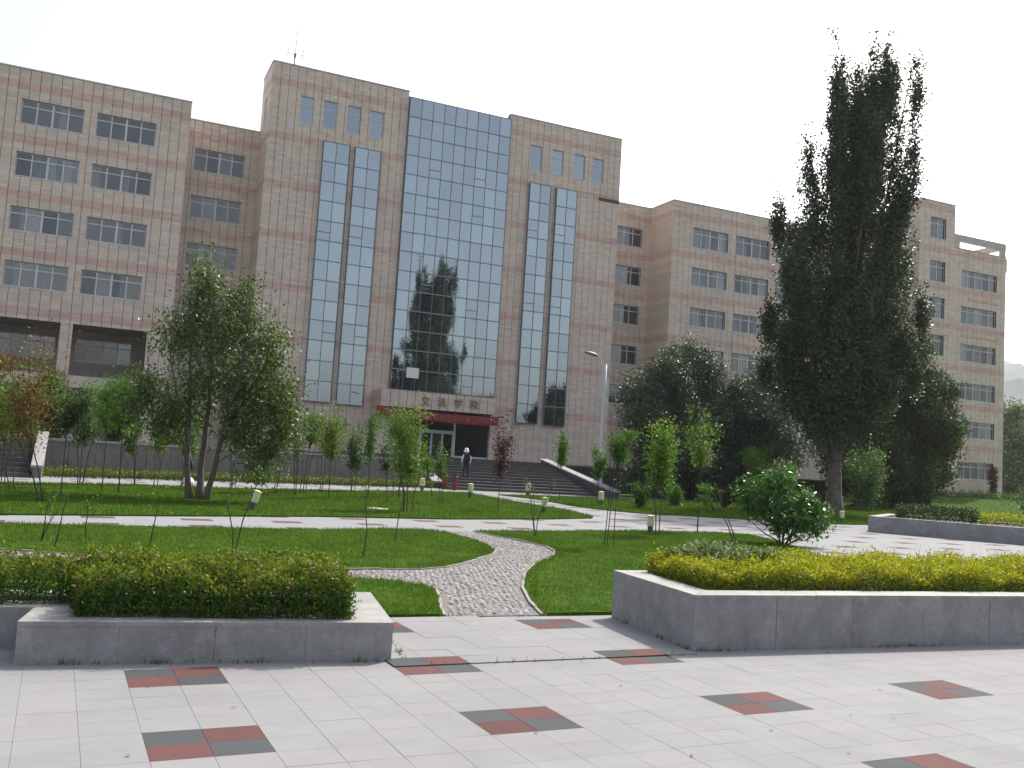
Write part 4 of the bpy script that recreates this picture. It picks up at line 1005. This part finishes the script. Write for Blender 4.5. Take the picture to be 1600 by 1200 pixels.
SAP = [
 ('rust_tree', 'small tree with rusty orange leaves at the left end of the lawn', -.8, 24.1, -.55, .25, 1.36, 4.11, 1.8, 'rust', 3, 50, 60, ('lime', .2)),
 ('sapling', 'thin dark sapling right beside the rusty orange tree', -.5, 25.5, 0, 0, 1.8, 2.7, .8, 'darkleaf', 1, 22, 40, None),
 ('sapling', 'bushy vase shaped sapling with two dark stems before the terrace wall', -.1, 32.2, .03, 0, 1.4, 3.2, 1.7, 'green', 3, 46, 48, ('darkleaf', .35)),
 ('sapling', 'crooked stem sapling between the vase shaped one and the multi stem tree', .5, 30.4, -.05, 0, 1.9, 3.2, .95, 'green', 1, 26, 44, None),
 ('sapling', 'upright green sapling close to the multi stem tree', .9, 28.4, -.2, .1, 2.0, 3.4, 1.1, 'green', 1, 30, 46, None),
 ('sapling', 'very short bright green sapling with a tuft crown before the wall', 1.5, 33.6, -.17, .08, 1.1, 2.0, .75, 'green', 2, 18, 40, None),
 ('sapling', 'yellowish sapling just behind the multi stem tree', 2.2, 34.0, 0, 0, 1.2, 2.6, 1.1, 'lime', 2, 24, 30, None),
 ('sapling', 'dense green sapling behind the rusty orange tree', -1.7, 28.3, -.5, .2, 1.4, 3.0, 1.7, 'green', 2, 44, 50, ('darkleaf', .3)),
 ('sapling', 'twin stem sapling overlapped by drooping branches of the multi stem tree', 5.8, 31.9, .08, 0, 1.7, 2.9, 1.3, 'green', 2, 24, 40, None),
 ('sapling', 'three stem sapling with high green crown before the glass strips', 7.0, 33.1, .16, 0, 1.8, 3.0, 1.3, 'green', 3, 28, 42, ('lime', .3)),
 ('sapling', 'sapling with reddish lower twigs and yellow green top', 7.2, 30.0, 0, 0, 1.4, 3.0, 1.2, 'lime', 1, 32, 40, ('purple', .28)),
 ('sapling', 'narrow columnar green sapling left of the entrance', 8.9, 31.4, -.06, 0, 1.5, 3.0, .7, 'green', 1, 24, 40, None),
 ('sapling', 'nearly bare dark sapling left of the willowy lime one', 9.3, 30.5, -.1, 0, 1.0, 2.1, .7, 'darkleaf', 1, 14, 24, None),
 ('sapling', 'wide willowy lime green sapling in front of the entrance', 8.2, 24.8, 0, 0, .95, 2.75, 1.5, 'lime', 4, 64, 60, ('green', .25)),
 ('sapling', 'thin bent sapling beside the red bin', 12.3, 34.4, -.27, .1, .9, 2.0, .9, 'green', 1, 16, 34, None),
 ('purple_sapling', 'purple leaved sapling standing before the entrance stairs', 11.8, 26.9, 0, 0, 1.15, 2.85, .95, 'purple', 1, 34, 34, None),
 ('sapling', 'slim sapling with a pointed crown before the middle of the stairs', 18.8, 36.3, 0, 0, 1.6, 2.95, .75, 'green', 1, 24, 40, None),
 ('sapling', 'slim green sapling at the foot of the street lamp', 19.2, 33.7, 0, 0, 1.1, 2.35, .65, 'green', 1, 24, 40, None),
 ('sapling', 'tripod staked sapling with a high flat crown on the right lawn', 9.6, 16.3, .12, -.05, 1.75, 2.35, .7, 'green', 3, 20, 40, None),
 ('sapling', 'broad bright lime sapling before the grey leaved trees', 12.8, 19.4, 0, 0, 1.2, 2.65, 1.15, 'lime', 2, 50, 55, ('green', .4)),
 ('sapling', 'tall sapling with a loose yellow green crown before the grey leaved trees', 15.1, 21.0, 0, 0, 1.85, 3.35, .95, 'lime', 1, 30, 38, ('green', .4)),
 ('sapling', 'strongly leaning twin stem sapling next to the broad leaved bush', 13.2, 16.9, -.63, .28, .85, 1.55, .55, 'green', 2, 10, 18, None),
 ('sapling', 'soft yellow green conical sapling behind the broad leaved bush', 27.8, 34.0, -.1, 0, 1.3, 3.05, 1.15, 'lime', 1, 40, 50, ('green', .5)),
 ('sapling', 'wispy sapling between the multi stem tree and the twin stem sapling', 4.6, 33.3, .05, 0, 1.5, 2.7, 1.0, 'green', 2, 22, 36, ('lime', .3)),
 ('sapling', 'half bare dark sapling with upright twigs left of the reddish one', 6.4, 31.2, -.05, 0, 1.2, 2.4, .8, 'darkleaf', 3, 16, 24, ('green', .4)),
 ('sapling', 'feathery lime sapling just behind the reddish one', 8.0, 34.6, .05, 0, 1.5, 2.9, 1.1, 'lime', 2, 24, 38, ('green', .5)),
 ('sapling', 'dense dark green young tree before the wall, left of the willowy lime one', 9.6, 36.2, 0, 0, .9, 2.7, 1.2, 'darkleaf', 3, 34, 40, ('green', .4)),
 ('sapling', 'twiggy green sapling behind the willowy lime one', 10.4, 33.0, 0, 0, 1.0, 2.5, 1.2, 'green', 3, 26, 36, None),
 ('sapling', 'leafy green sapling close to the white stone', 3.2, 35.0, .05, 0, 1.1, 2.5, 1.2, 'green', 3, 28, 40, ('lime', .3)),
 ('sapling', 'tall thin sapling with small crown beside the side stairs', -2.2, 31.2, 0, 0, 1.7, 3.0, 1.1, 'green', 2, 26, 40, ('darkleaf', .4)),
 ('sapling', 'wispy green sapling left of the purple leaved one', 11.0, 29.8, -.1, 0, .9, 1.9, .7, 'green', 2, 14, 30, None),
 ('shrub', 'low rounded green shrub on the far lawn under the loose yellow green sapling', 24.3, 35.6, 0, 0, .1, 1.1, .95, 'green', 3, 24, 44, None),
 ('shrub', 'low rounded green shrub on the far lawn near the street lamp', 20.5, 32.5, 0, 0, .1, 1.05, .8, 'darkleaf', 3, 24, 44, ('green', .4)),
 ('shrub', 'low dark shrub on the far lawn just left of the broad leaved bush', 27.7, 36.4, 0, 0, .05, 1.0, .9, 'darkleaf', 3, 24, 44, None),
 ('shrub', 'silvery leaved shrub beside the poplar trunk', 41.2, 41.1, 0, 0, .4, 3.6, 2.6, 'silver', 4, 70, 55, ('green', .5)),
 ('shrub', 'silvery twiggy shrub close to the poplar base', 33.9, 39.6, 0, 0, .3, 2.6, 1.3, 'silver', 3, 34, 40, None),
 ('sapling', 'bright green young tree before the dark trees on the right', 52.0, 46.6, 0, 0, 1.7, 4.9, 2.4, 'green', 3, 60, 50, ('lime', .3)),
 ('sapling', 'small green tree at the corner of the end block', 64.0, 56.5, 0, 0, 2.4, 5.0, 2.0, 'green', 2, 40, 46, None),
 ('sapling', 'small dark reddish plant against the end block wall', 79.5, 63.2, 0, 0, .8, 3.4, 1.2, 'purple', 1, 26, 34, None),
]
for (nm, lb, x, y, dx, dy, zb, zt, wd, m, nst, ncl, per, m2) in SAP:
    far_ = max(1., min(2.6, math.hypot(x, y) / 28))
    s_ = sapling(nm, lb, 'shrub' if nm == 'shrub' else 'sapling', x, y, dx, dy, zb, zt, wd, m, nst, int(ncl * 1.7), int(per * .8), (.085 * far_, .032 * far_), gS, mats2=m2, r=(.010 if 'tripod' in lb else .016 + .004 * (zt > 3)))
    if x > 60: s_.location.z = .5
# thin nearly leafless saplings on the near lawns
gB = 'thin nearly leafless saplings on the near lawns'
for (lb, x, y, tops) in [
  ('thin leafless twig sapling on the lawn behind the hedge, by the rusty tree', -.5, 15.2, [(.06, .6), (.2, .5)]), ('leaning leafless twig sapling on the lawn behind the hedge', -.3, 14.5, [(.12, .75)]),
  ('single short leafless stem on the lawn below the multi stem tree', .1, 15.6, [(-.02, .55)]), ('leafless stem beside yellow weeds on the lawn behind the hedge', .9, 14.1, [(.1, .75)]),
  ('forked leafless sapling on the lawn before the tilted lawn lamp', 2.0, 13.7, [(-.2, .95), (.35, 1.35)]), ('kinked thin stem on the lawn above the path bend', 3.9, 13.8, [(-.03, 1.1)]),
  ('thin leaning stem near the walkway edge left of the path', 5.2, 16.4, [(.2, 1.2)]), ('spindly twig fan where the cobbled path meets the walkway', 8.9, 18.2, [(-.25, 1.3), (-.1, 1.0), (.3, 1.1)])]:
    root = empty('bare_sapling', (x, y, .03), lb, 'sapling', gB)
    P = []
    for dx, h in tops:
        tb = MB(); e = VR * dx
        k_ = VR * random.uniform(-.05, .05)
        pts = [(x, y, 0), (x + e[0] * .3 + k_[0], y + e[1] * .3 + k_[1], h * .4), (x + e[0] * .6, y + e[1] * .6, h * .7), (x + e[0], y + e[1], h)]
        tb.tube(pts, [.011, .009, .007, .003], 5)
        for q_ in range(3):
            t = random.uniform(.4, .9); c = np.array(pts[1]) * (1 - t) + np.array(pts[3]) * t; d = np.array([random.uniform(-.15, .15), random.uniform(-.15, .15), random.uniform(.1, .25)])
            tb.tube([c, c + d], [.004, .002], 4); P += [c + d * s for s in (.5, .7, .9, 1.)]
        tb.build('stem', 'bark_dark', root)
    P = np.array(P); P = np.repeat(P, 3, 0) + rng.normal(0, .02, (len(P) * 3, 3))
    leaf_obj('leaves', leaf_geo(P, .05, .02, (0, 0, .3)), 'green', root)
# broad leaved bush
bl = [(*VP(-.55, 0, .95), .5, .5, .45, 1.), (*VP(.3, 0, .75), .62, .6, .55, 1.5), (*VP(-.1, 0, 1.45), .45, .45, .38, 1.), (*VP(.6, 0, .95), .42, .5, .4, 1.), (*VP(-.8, .1, 1.25), .3, .35, .3, .5), (*VP(.05, -.2, .55), .6, .5, .4, 1.2), (*VP(.85, 0, .55), .3, .4, .3, .5)]
st = [([VP(0, 0, -.03), VP(-.1, 0, .4), VP(-.4, .1, 1.0), VP(-.6, 0, 1.4)], .03, .008), ([VP(.05, 0, -.03), VP(.1, .1, .5), VP(0, 0, 1.1), VP(-.05, 0, 1.7)], .035, .008), ([VP(.1, 0, -.03), VP(.4, 0, .4), VP(.7, 0, .9)], .03, .008), ([VP(-.05, 0, .05), VP(-.45, 0, .25), VP(-.8, 0, .55)], .02, .006)]
plant('broad_leaved_bush', 'dense broad leaved green bush at the corner of the right lawn', 'bush', (15.25, 17.85, .03), st, bl, 190, 34, (.125, .05), (.10, .10, .10), 'broad', 'bark_dark', (0, 0, -.5), nbr=90, brr=.008, shell=.3, up=.7)

FL = np.stack([rng.uniform(-.5, 9, 34), rng.uniform(4.2, 8.8, 34), np.full(34, .012)], 1)
FL = FL[~inpoly(FL[:, :2], LPL) & ~inpoly(FL[:, :2], RPL)]
a_ = rng.random(len(FL)) * 6.28; dx_ = np.stack([np.cos(a_), np.sin(a_), np.full(len(FL), .12)], 1) * .017; dy_ = np.stack([-np.sin(a_), np.cos(a_), rng.normal(0, .2, len(FL))], 1) * .009
V = np.stack([FL - dx_, FL + dy_, FL + dx_, FL - dy_], 1).reshape(-1, 3)
tag(link('fallen_leaves', newmesh('fallen_leaves', V, np.arange(len(V)).reshape(-1, 4), 'rust')), 'few small dry fallen leaves scattered over the plaza paving', 'leaves', kind='stuff')
# ------------------------------------------------------------------ hedges
def hedge(name, label, poly, z0, z1, n, leaf, m_top, m_low, rough=.06, stems=60, group=None, split=.6):
    q_ = np.array(poly); c = q_.mean(0)
    root = empty(name, (c[0], c[1], z0), label, 'hedge', group)
    P2 = sample_poly(poly, n / max(.1, abs(np.prod(q_.max(0) - q_.min(0)))))
    # extra leaves on the sides so that the flanks are closed
    q2 = np.vstack([q_, q_[:1]]); el = np.linalg.norm(np.diff(q2, axis=0), axis=1); ne = int(n * .45)
    ei = rng.choice(len(el), ne, p=el / el.sum()); tt = rng.random(ne)[:, None]
    P2 = np.vstack([P2, q_[ei] + (q2[ei + 1] - q_[ei]) * tt + (c - q_[ei]) / np.linalg.norm(c - q_[ei], axis=1)[:, None] * (rng.random(ne) ** 2 * .10)[:, None]])
    d = edge_dist(P2, poly)
    lump = .5 + .5 * np.sin(P2[:, 0] * 5.3 + np.sin(P2[:, 1] * 4.1) * 1.5) * np.sin(P2[:, 1] * 6.1 + .7) + .35 * np.sin(P2[:, 0] * 13 + P2[:, 1] * 9)
    top = z1 + rough * (lump - .5) - .10 * (z1 - z0) * np.exp(-d / .06)
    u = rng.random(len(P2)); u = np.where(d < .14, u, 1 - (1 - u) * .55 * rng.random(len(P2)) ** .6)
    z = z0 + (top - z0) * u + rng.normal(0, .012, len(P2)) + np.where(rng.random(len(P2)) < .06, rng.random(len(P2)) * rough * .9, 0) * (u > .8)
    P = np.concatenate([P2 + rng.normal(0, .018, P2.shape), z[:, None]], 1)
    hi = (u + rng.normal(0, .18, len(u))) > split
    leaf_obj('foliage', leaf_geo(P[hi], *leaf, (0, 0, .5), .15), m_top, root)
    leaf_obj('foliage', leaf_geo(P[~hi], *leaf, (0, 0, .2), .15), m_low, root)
    tb = MB(); S = sample_poly(poly, stems / max(.1, abs(np.prod(q_.max(0) - q_.min(0)))))
    for s in S: tb.tube([(s[0], s[1], z0 - .03), (s[0] + random.uniform(-.06, .06), s[1] + random.uniform(-.06, .06), z0 + (z1 - z0) * .8)], [.006, .003], 4)
    tag(tb.build('stems', 'bark_dark', root), kind='stuff')
    return root
hedge('hedge', 'dark green clipped hedge with yellow and red tips in the low planter beside the path', [(.02, 7.50), (1.98, 7.24), (2.1, 8.35), (.1, 8.55)], .24, .63, 34000, (.034, .017), 'hedge_tip', 'hedge_dark', .13, 200, split=.78)
hedge('hedge', 'dark green clipped hedge behind the notch of the low planter', [(-4.0, 8.32), (.1, 8.05), (.12, 8.6), (-4.0, 8.8)], .24, .64, 26000, (.034, .017), 'hedge_tip', 'hedge_dark', .13, 200, split=.80)
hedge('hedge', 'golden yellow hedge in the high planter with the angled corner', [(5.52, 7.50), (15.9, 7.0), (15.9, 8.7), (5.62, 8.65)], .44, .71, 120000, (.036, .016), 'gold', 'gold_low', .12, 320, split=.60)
hedge('hedge', 'small bluish grey clump at the angled corner of the golden hedge', [(5.85, 7.95), (7.0, 7.95), (7.0, 8.68), (5.85, 8.68)], .45, .80, 9000, (.045, .02), 'silver', 'olive', .08, 30)
# tall grass wisps standing out of the golden hedge
wr = np.stack([rng.uniform(7, 12, 120), rng.uniform(7.9, 8.6, 120)], 1)
V, F = blades(wr, .6, .26, .0035)
wg = tag(link('tall_grass', newmesh('tall_grass', V, F, 'blade')), 'wispy tall grass growing through the golden hedge', 'grass', kind='stuff')
hedge('hedge', 'low green hedge strip at the near corner of the planter before the end block', [(24.6, 23.2), (25.9, 21.3), (27.2, 22.2), (25.9, 24.1)], .48, .92, 9000, (.06, .028), 'darkleaf', 'darkleaf', .1, 40, split=.5)
hedge('hedge', 'low golden hedge strip in the planter before the end block', [(26.0, 21.1), (31.3, 13.4), (32.5, 14.3), (27.3, 22.0)], .48, .86, 16000, (.06, .028), 'gold', 'gold_low', .1, 40, split=.5)
hedge('hedge', 'low yellowish hedge strip along the foot of the terrace wall', [(-1.6, 37.6), (4.2, 40.1), (11.5, 42.8), (16.0, 44.6), (16.0, 45.2), (11.6, 43.5), (4.1, 40.9), (-1.5, 38.5)], 0., .34, 15000, (.10, .045), 'gold_low', 'hedge_dark', .08, 60, split=.3)
for (lb, x, y, h, wd, m) in [('small dark shrub with upright stems in the planter before the end block', 27.6, 20.6, 1.1, .5, 'darkleaf'), ('spiky blue green agave like plant in the planter before the end block', 28.9, 19.9, .95, .6, 'silver'), ('dark reddish shrub at the back of the planter before the end block', 30.4, 18.3, 1.0, .7, 'purple')]:
    s_ = sapling('shrub', lb, 'shrub', x, y, 0, 0, .2, h, wd, m, 3, 20, 34, (.1, .04), 'shrubs in the far planter'); s_.location.z = .42
hh = hedge('hedge', 'dark uneven shrub belt along the foot of the end block', [(56, 58.5), (84, 62.2), (84, 64.0), (56, 60.5)], .5, 1.25, 9000, (.16, .08), 'green', 'darkleaf', .5, 60, split=.75)
# far right background trees and shrubs
gF = 'trees beyond the end block'
bushy('background_tree', 'tall hazy tree beyond the right corner of the end block', 'tree', (101, 78), 11.5, 4.0, 'silver', 10, 300, 45, (.4, .2), (.5, .5, .5), gF, z0=0.)  # distance haze put into the pale silver leaf colour
bushy('background_tree', 'spreading tree behind the bright shrub beyond the end block', 'tree', (112, 82), 10, 4.6, 'silver', 10, 300, 45, (.4, .2), (.5, .5, .5), gF, z0=0.)  # pale leaves again carry the haze in their colour
bushy('background_shrub', 'bright green shrub beyond the right corner of the end block', 'shrub', (91, 65.5), 4.6, 3.0, 'lime', 8, 200, 45, (.25, .12), (.3, .3, .3), gF, z0=0., zb=.3)
bushy('background_shrub', 'reddish low shrub row end beyond the end block', 'shrub', (88.5, 62.5), 1.9, 2.2, 'purple', 6, 120, 40, (.2, .1), (.25, .25, .2), gF, z0=0., zb=.2)
fb = empty('distant_block', (150, 110, 0), 'pale bluish distant building beyond the end block', 'building')
MB().box(136, 190, 112, 124, -.5, 15).build('wall', 'farwall', fb)
MB().box(135.6, 190.4, 111.7, 124.3, 15, 15.6).build('roof', 'concrete', fb)
for r_ in range(4):
    for c in range(14): MB().box(138 + c * 3.6, 139.8 + c * 3.6, 111.9, 112.1, 2 + r_ * 3.4, 3.9 + r_ * 3.4).build('window', 'sglass', fb)

# ------------------------------------------------------------------ street furniture
sl_ = empty('street_lamp', (25.5, 44.6, 0), 'grey steel street lamp with curved arm beside the entrance stairs', 'street lamp')
MB().lathe((25.5, 44.6, 0), [(.24, -.02), (.24, .03), (.17, .06), (.165, .6), (.15, .62), (.13, 3.), (.10, 5.6), (.085, 7.2)], 12).build('pole', 'metal', sl_, smooth=True)
MB().tube([(25.5, 44.6, 5.2), (25.38, 44.6, 6.1), (25.36, 44.6, 6.6), (25.28, 44.58, 7.1), (25.12, 44.56, 7.45), (24.95, 44.54, 7.6)], [.055, .05, .045, .04, .04, .04], 8).build('arm', 'metal', sl_, smooth=True)
hd = MB(); ax = Vector((-1, -.05, .16)).normalized(); ay = Vector((0, 1, 0)); az = ax.cross(ay); c0 = Vector((24.98, 44.54, 7.6))
vs = []
for t, wv, hv_ in ((0, .07, .05), (.15, .15, .10), (.45, .19, .13), (.75, .17, .10), (.88, .08, .05)):
    for k in range(10):
        g = 2 * math.pi * k / 10; vs.append(c0 + ax * t + ay * wv * math.cos(g) - az * hv_ * math.sin(g) * (1 if math.sin(g) > 0 else .55))
hd.add(vs, [(i * 10 + j, i * 10 + (j + 1) % 10, (i + 1) * 10 + (j + 1) % 10, (i + 1) * 10 + j) for i in range(4) for j in range(10)] + [tuple(range(9, -1, -1)), tuple(range(40, 50))])
hd.build('lamp_head', 'lampgrey', sl_, smooth=True)
gl = 'short lawn lamps along the paths'
def lawn_lamp(x, y, label, tilt=(0, 0), s=1.):
    r_ = empty('lawn_lamp', (x, y, .02), label, 'lamp', gl)
    MB().lathe((x, y, .02), [(.09 * s, -.03), (.09 * s, .02), (.075 * s, .03), (.075 * s, .2 * s)], 12).build('post', 'lampgreen', r_)
    MB().lathe((x, y, .02 + .2 * s), [(.085 * s, .001), (.10 * s, .02), (.10 * s, .24 * s), (.09 * s, .26 * s)], 12).build('shade', 'cream', r_)
    MB().lathe((x, y, .02 + .46 * s), [(.11 * s, .001), (.115 * s, .03 * s), (.03, .05 * s)], 12).build('cap', 'cream', r_)
    r_.rotation_euler = (tilt[0], tilt[1], 0)
lawn_lamp(3.75, 23.6, 'tilted cream lawn lamp near the multi stem tree', (.05, .3))
lawn_lamp(14.2, 35.2, 'cream lawn lamp on the lawn edge before the stairs', s=1.15)
lawn_lamp(13.3, 26.7, 'cream lawn lamp at the pointed tip of the back lawn', (.0, .08))
lawn_lamp(18.85, 39.6, 'cream lawn lamp at the foot of the entrance stairs', s=1.2)
lawn_lamp(14.0, 40.6, 'dull lawn lamp by the terrace path left of the red bin', s=1.1)
lawn_lamp(12.9, 19.9, 'cream lawn lamp beside the broad bright lime sapling', s=.9)
lawn_lamp(19.1, 33.2, 'pale lawn lamp beside the slim sapling under the street lamp', s=1.15)
lawn_lamp(26.5, 27.6, 'white box like lawn lamp near the poplar base', s=.9)
cv = MB(); cv.lathe((7.58, 25.67, .045), [(.30, -.015), (.30, .002), (.28, .006)], 20)
tag(cv.build('manhole_cover', 'concrete'), 'pale round access cover lying in the grass of the back lawn', 'cover')
rk = MB(); rk.lathe((3.55, 37.3, 0), [(.22, -.02), (.24, .08), (.18, .2), (.06, .27)], 9)
tag(rk.build('white_stone', 'white'), 'small white stone on the path before the terrace wall', 'stone')
gbin = 'red litter bins at the foot of the stairs'
for x, y, lb in ((16.62, 43.3, 'red litter bin standing right of its twin at the stairs'), (16.3, 43.9, 'red litter bin half hidden behind its twin at the stairs')):
    r_ = empty('litter_bin', (x, y, 0), lb, 'bin', gbin)
    MB().lathe((x, y, 0), [(.11, -.01), (.125, .04), (.125, .60), (.14, .62), (.14, .68), (.12, .7)], 14).build('body', 'red', r_)
    MB().lathe((x, y, .7), [(.10, .001), (.11, .07), (.08, .13), (.03, .15)], 14).build('lid', 'black', r_)

# ------------------------------------------------------------------ person climbing the stairs
px_, py_ = 18.25, 46.05; pz = 4 * 1.6 / NS
J = {'pel': (0, 0, .80), 'wai': (0, .02, .95), 'che': (0, .05, 1.13), 'nek': (0, .09, 1.29), 'hd1': (0, .11, 1.36), 'hd2': (0, .12, 1.47),
     'hl': (-.085, 0, .76), 'kl': (-.09, .10, .46), 'al': (-.09, .06, .20), 'tl': (-.09, .20, .175),
     'hr': (.085, 0, .76), 'kr': (.09, .02, .42), 'ar': (.09, -.08, .07), 'tr': (.09, .05, .03),
     'sl': (-.17, .06, 1.21), 'el': (-.235, .06, .98), 'wl': (-.22, .14, .78), 'pl': (-.215, .17, .70),
     'sr': (.17, .06, 1.21), 'er': (.235, .03, .98), 'wr': (.22, .10, .78), 'pr': (.215, .13, .70)}
R_ = {'pel': .135, 'wai': .12, 'che': .14, 'nek': .052, 'hd1': .075, 'hd2': .085, 'hl': .085, 'kl': .062, 'al': .042, 'tl': .032, 'hr': .085, 'kr': .062, 'ar': .042, 'tr': .032,
      'sl': .06, 'el': .045, 'wl': .03, 'pl': .034, 'sr': .06, 'er': .045, 'wr': .03, 'pr': .034}
E_ = [('pel', 'wai'), ('wai', 'che'), ('che', 'nek'), ('nek', 'hd1'), ('hd1', 'hd2'), ('pel', 'hl'), ('hl', 'kl'), ('kl', 'al'), ('al', 'tl'), ('pel', 'hr'), ('hr', 'kr'), ('kr', 'ar'), ('ar', 'tr'),
      ('che', 'sl'), ('sl', 'el'), ('el', 'wl'), ('wl', 'pl'), ('che', 'sr'), ('sr', 'er'), ('er', 'wr'), ('wr', 'pr')]
ks = list(J)
for s, sg in (('l', -1), ('r', 1)):                        # five short fingers on each hand
    for f in range(5):
        k = f'f{s}{f}'; b = J['p' + s]
        J[k] = (b[0] + (-.02 if f < 4 else .03) * sg * -1 * (1 if f < 4 else 1) * .3, b[1] + (f - 1.5) * .018 if f < 4 else b[1] + .045, b[2] - (.075 if f < 4 else .03)); R_[k] = .009
        E_.append(('p' + s, k)); ks.append(k)
me = bpy.data.meshes.new('person'); me.from_pydata([J[k] for k in ks], [(ks.index(a), ks.index(b)) for a, b in E_], [])
tmp = bpy.data.objects.new('tmp', me); COL.objects.link(tmp)
sk = tmp.modifiers.new('s', 'SKIN'); sk.use_smooth_shade = True
for i, k in enumerate(ks):
    v = me.skin_vertices[0].data[i]; v.radius = (R_[k], R_[k] * (.75 if k in ('pel', 'wai', 'che') else 1)); v.use_root = (k == 'pel')
sb = tmp.modifiers.new('u', 'SUBSURF'); sb.levels = 2; sb.render_levels = 2
bpy.context.view_layer.update()
body = bpy.data.meshes.new_from_object(tmp.evaluated_get(bpy.context.evaluated_depsgraph_get())); bpy.data.objects.remove(tmp)
body.materials.clear()
for m in ('skin', 'black', 'white', 'lampgrey'): body.materials.append(M[m])
for p in body.polygons:
    c = p.center
    if c.z < .93: p.material_index = 1
    elif c.z < 1.29: p.material_index = 2 if abs(c.x) > .165 else 1
    else: p.material_index = 0
    if abs(c.x) > .15 and c.z < .93: p.material_index = 2 if c.z > .80 else 0
    p.use_smooth = True
per = empty('person', (px_, py_, pz), 'person in white cap, dark vest, white sleeves and black trousers climbing the stairs', 'person')
link('body', body, (px_, py_, pz - .02), per)
hat = MB(); hat.lathe((px_, py_ + .12, pz + 1.40), [(.135, -.06), (.15, -.03), (.135, .0), (.115, .06), (.10, .13), (.05, .165), (.01, .17)], 14); hat.build('cap', 'white', per, smooth=True)
bag = MB(); bag.box(px_ - .13, px_ + .13, py_ - .15, py_ - .04, pz + .9, pz + 1.22); bag.build('backpack', 'black', per)

# ------------------------------------------------------------------ thin haze added to lift the blacks like lens veil
hz = MB().prism([(-1600, -1600), (1600, -1600), (1600, 1600), (-1600, 1600)], -1.6, 130.)
hm_, hn_, hb_ = mat('haze'); hn_.nodes.remove(hb_)
pv = N(hn_, 'ShaderNodeVolumePrincipled'); pv.inputs['Density'].default_value = .0002; pv.inputs['Color'].default_value = (.93, .95, .97, 1); pv.inputs['Anisotropy'].default_value = .2
hn_.links.new(pv.outputs[0], hn_.nodes['Material Output'].inputs['Volume'])
tag(hz.build('haze', hm_, org=(0, 0, 0)), 'thin pale haze over the whole campus, added to lift the blacks', 'haze', kind='stuff')
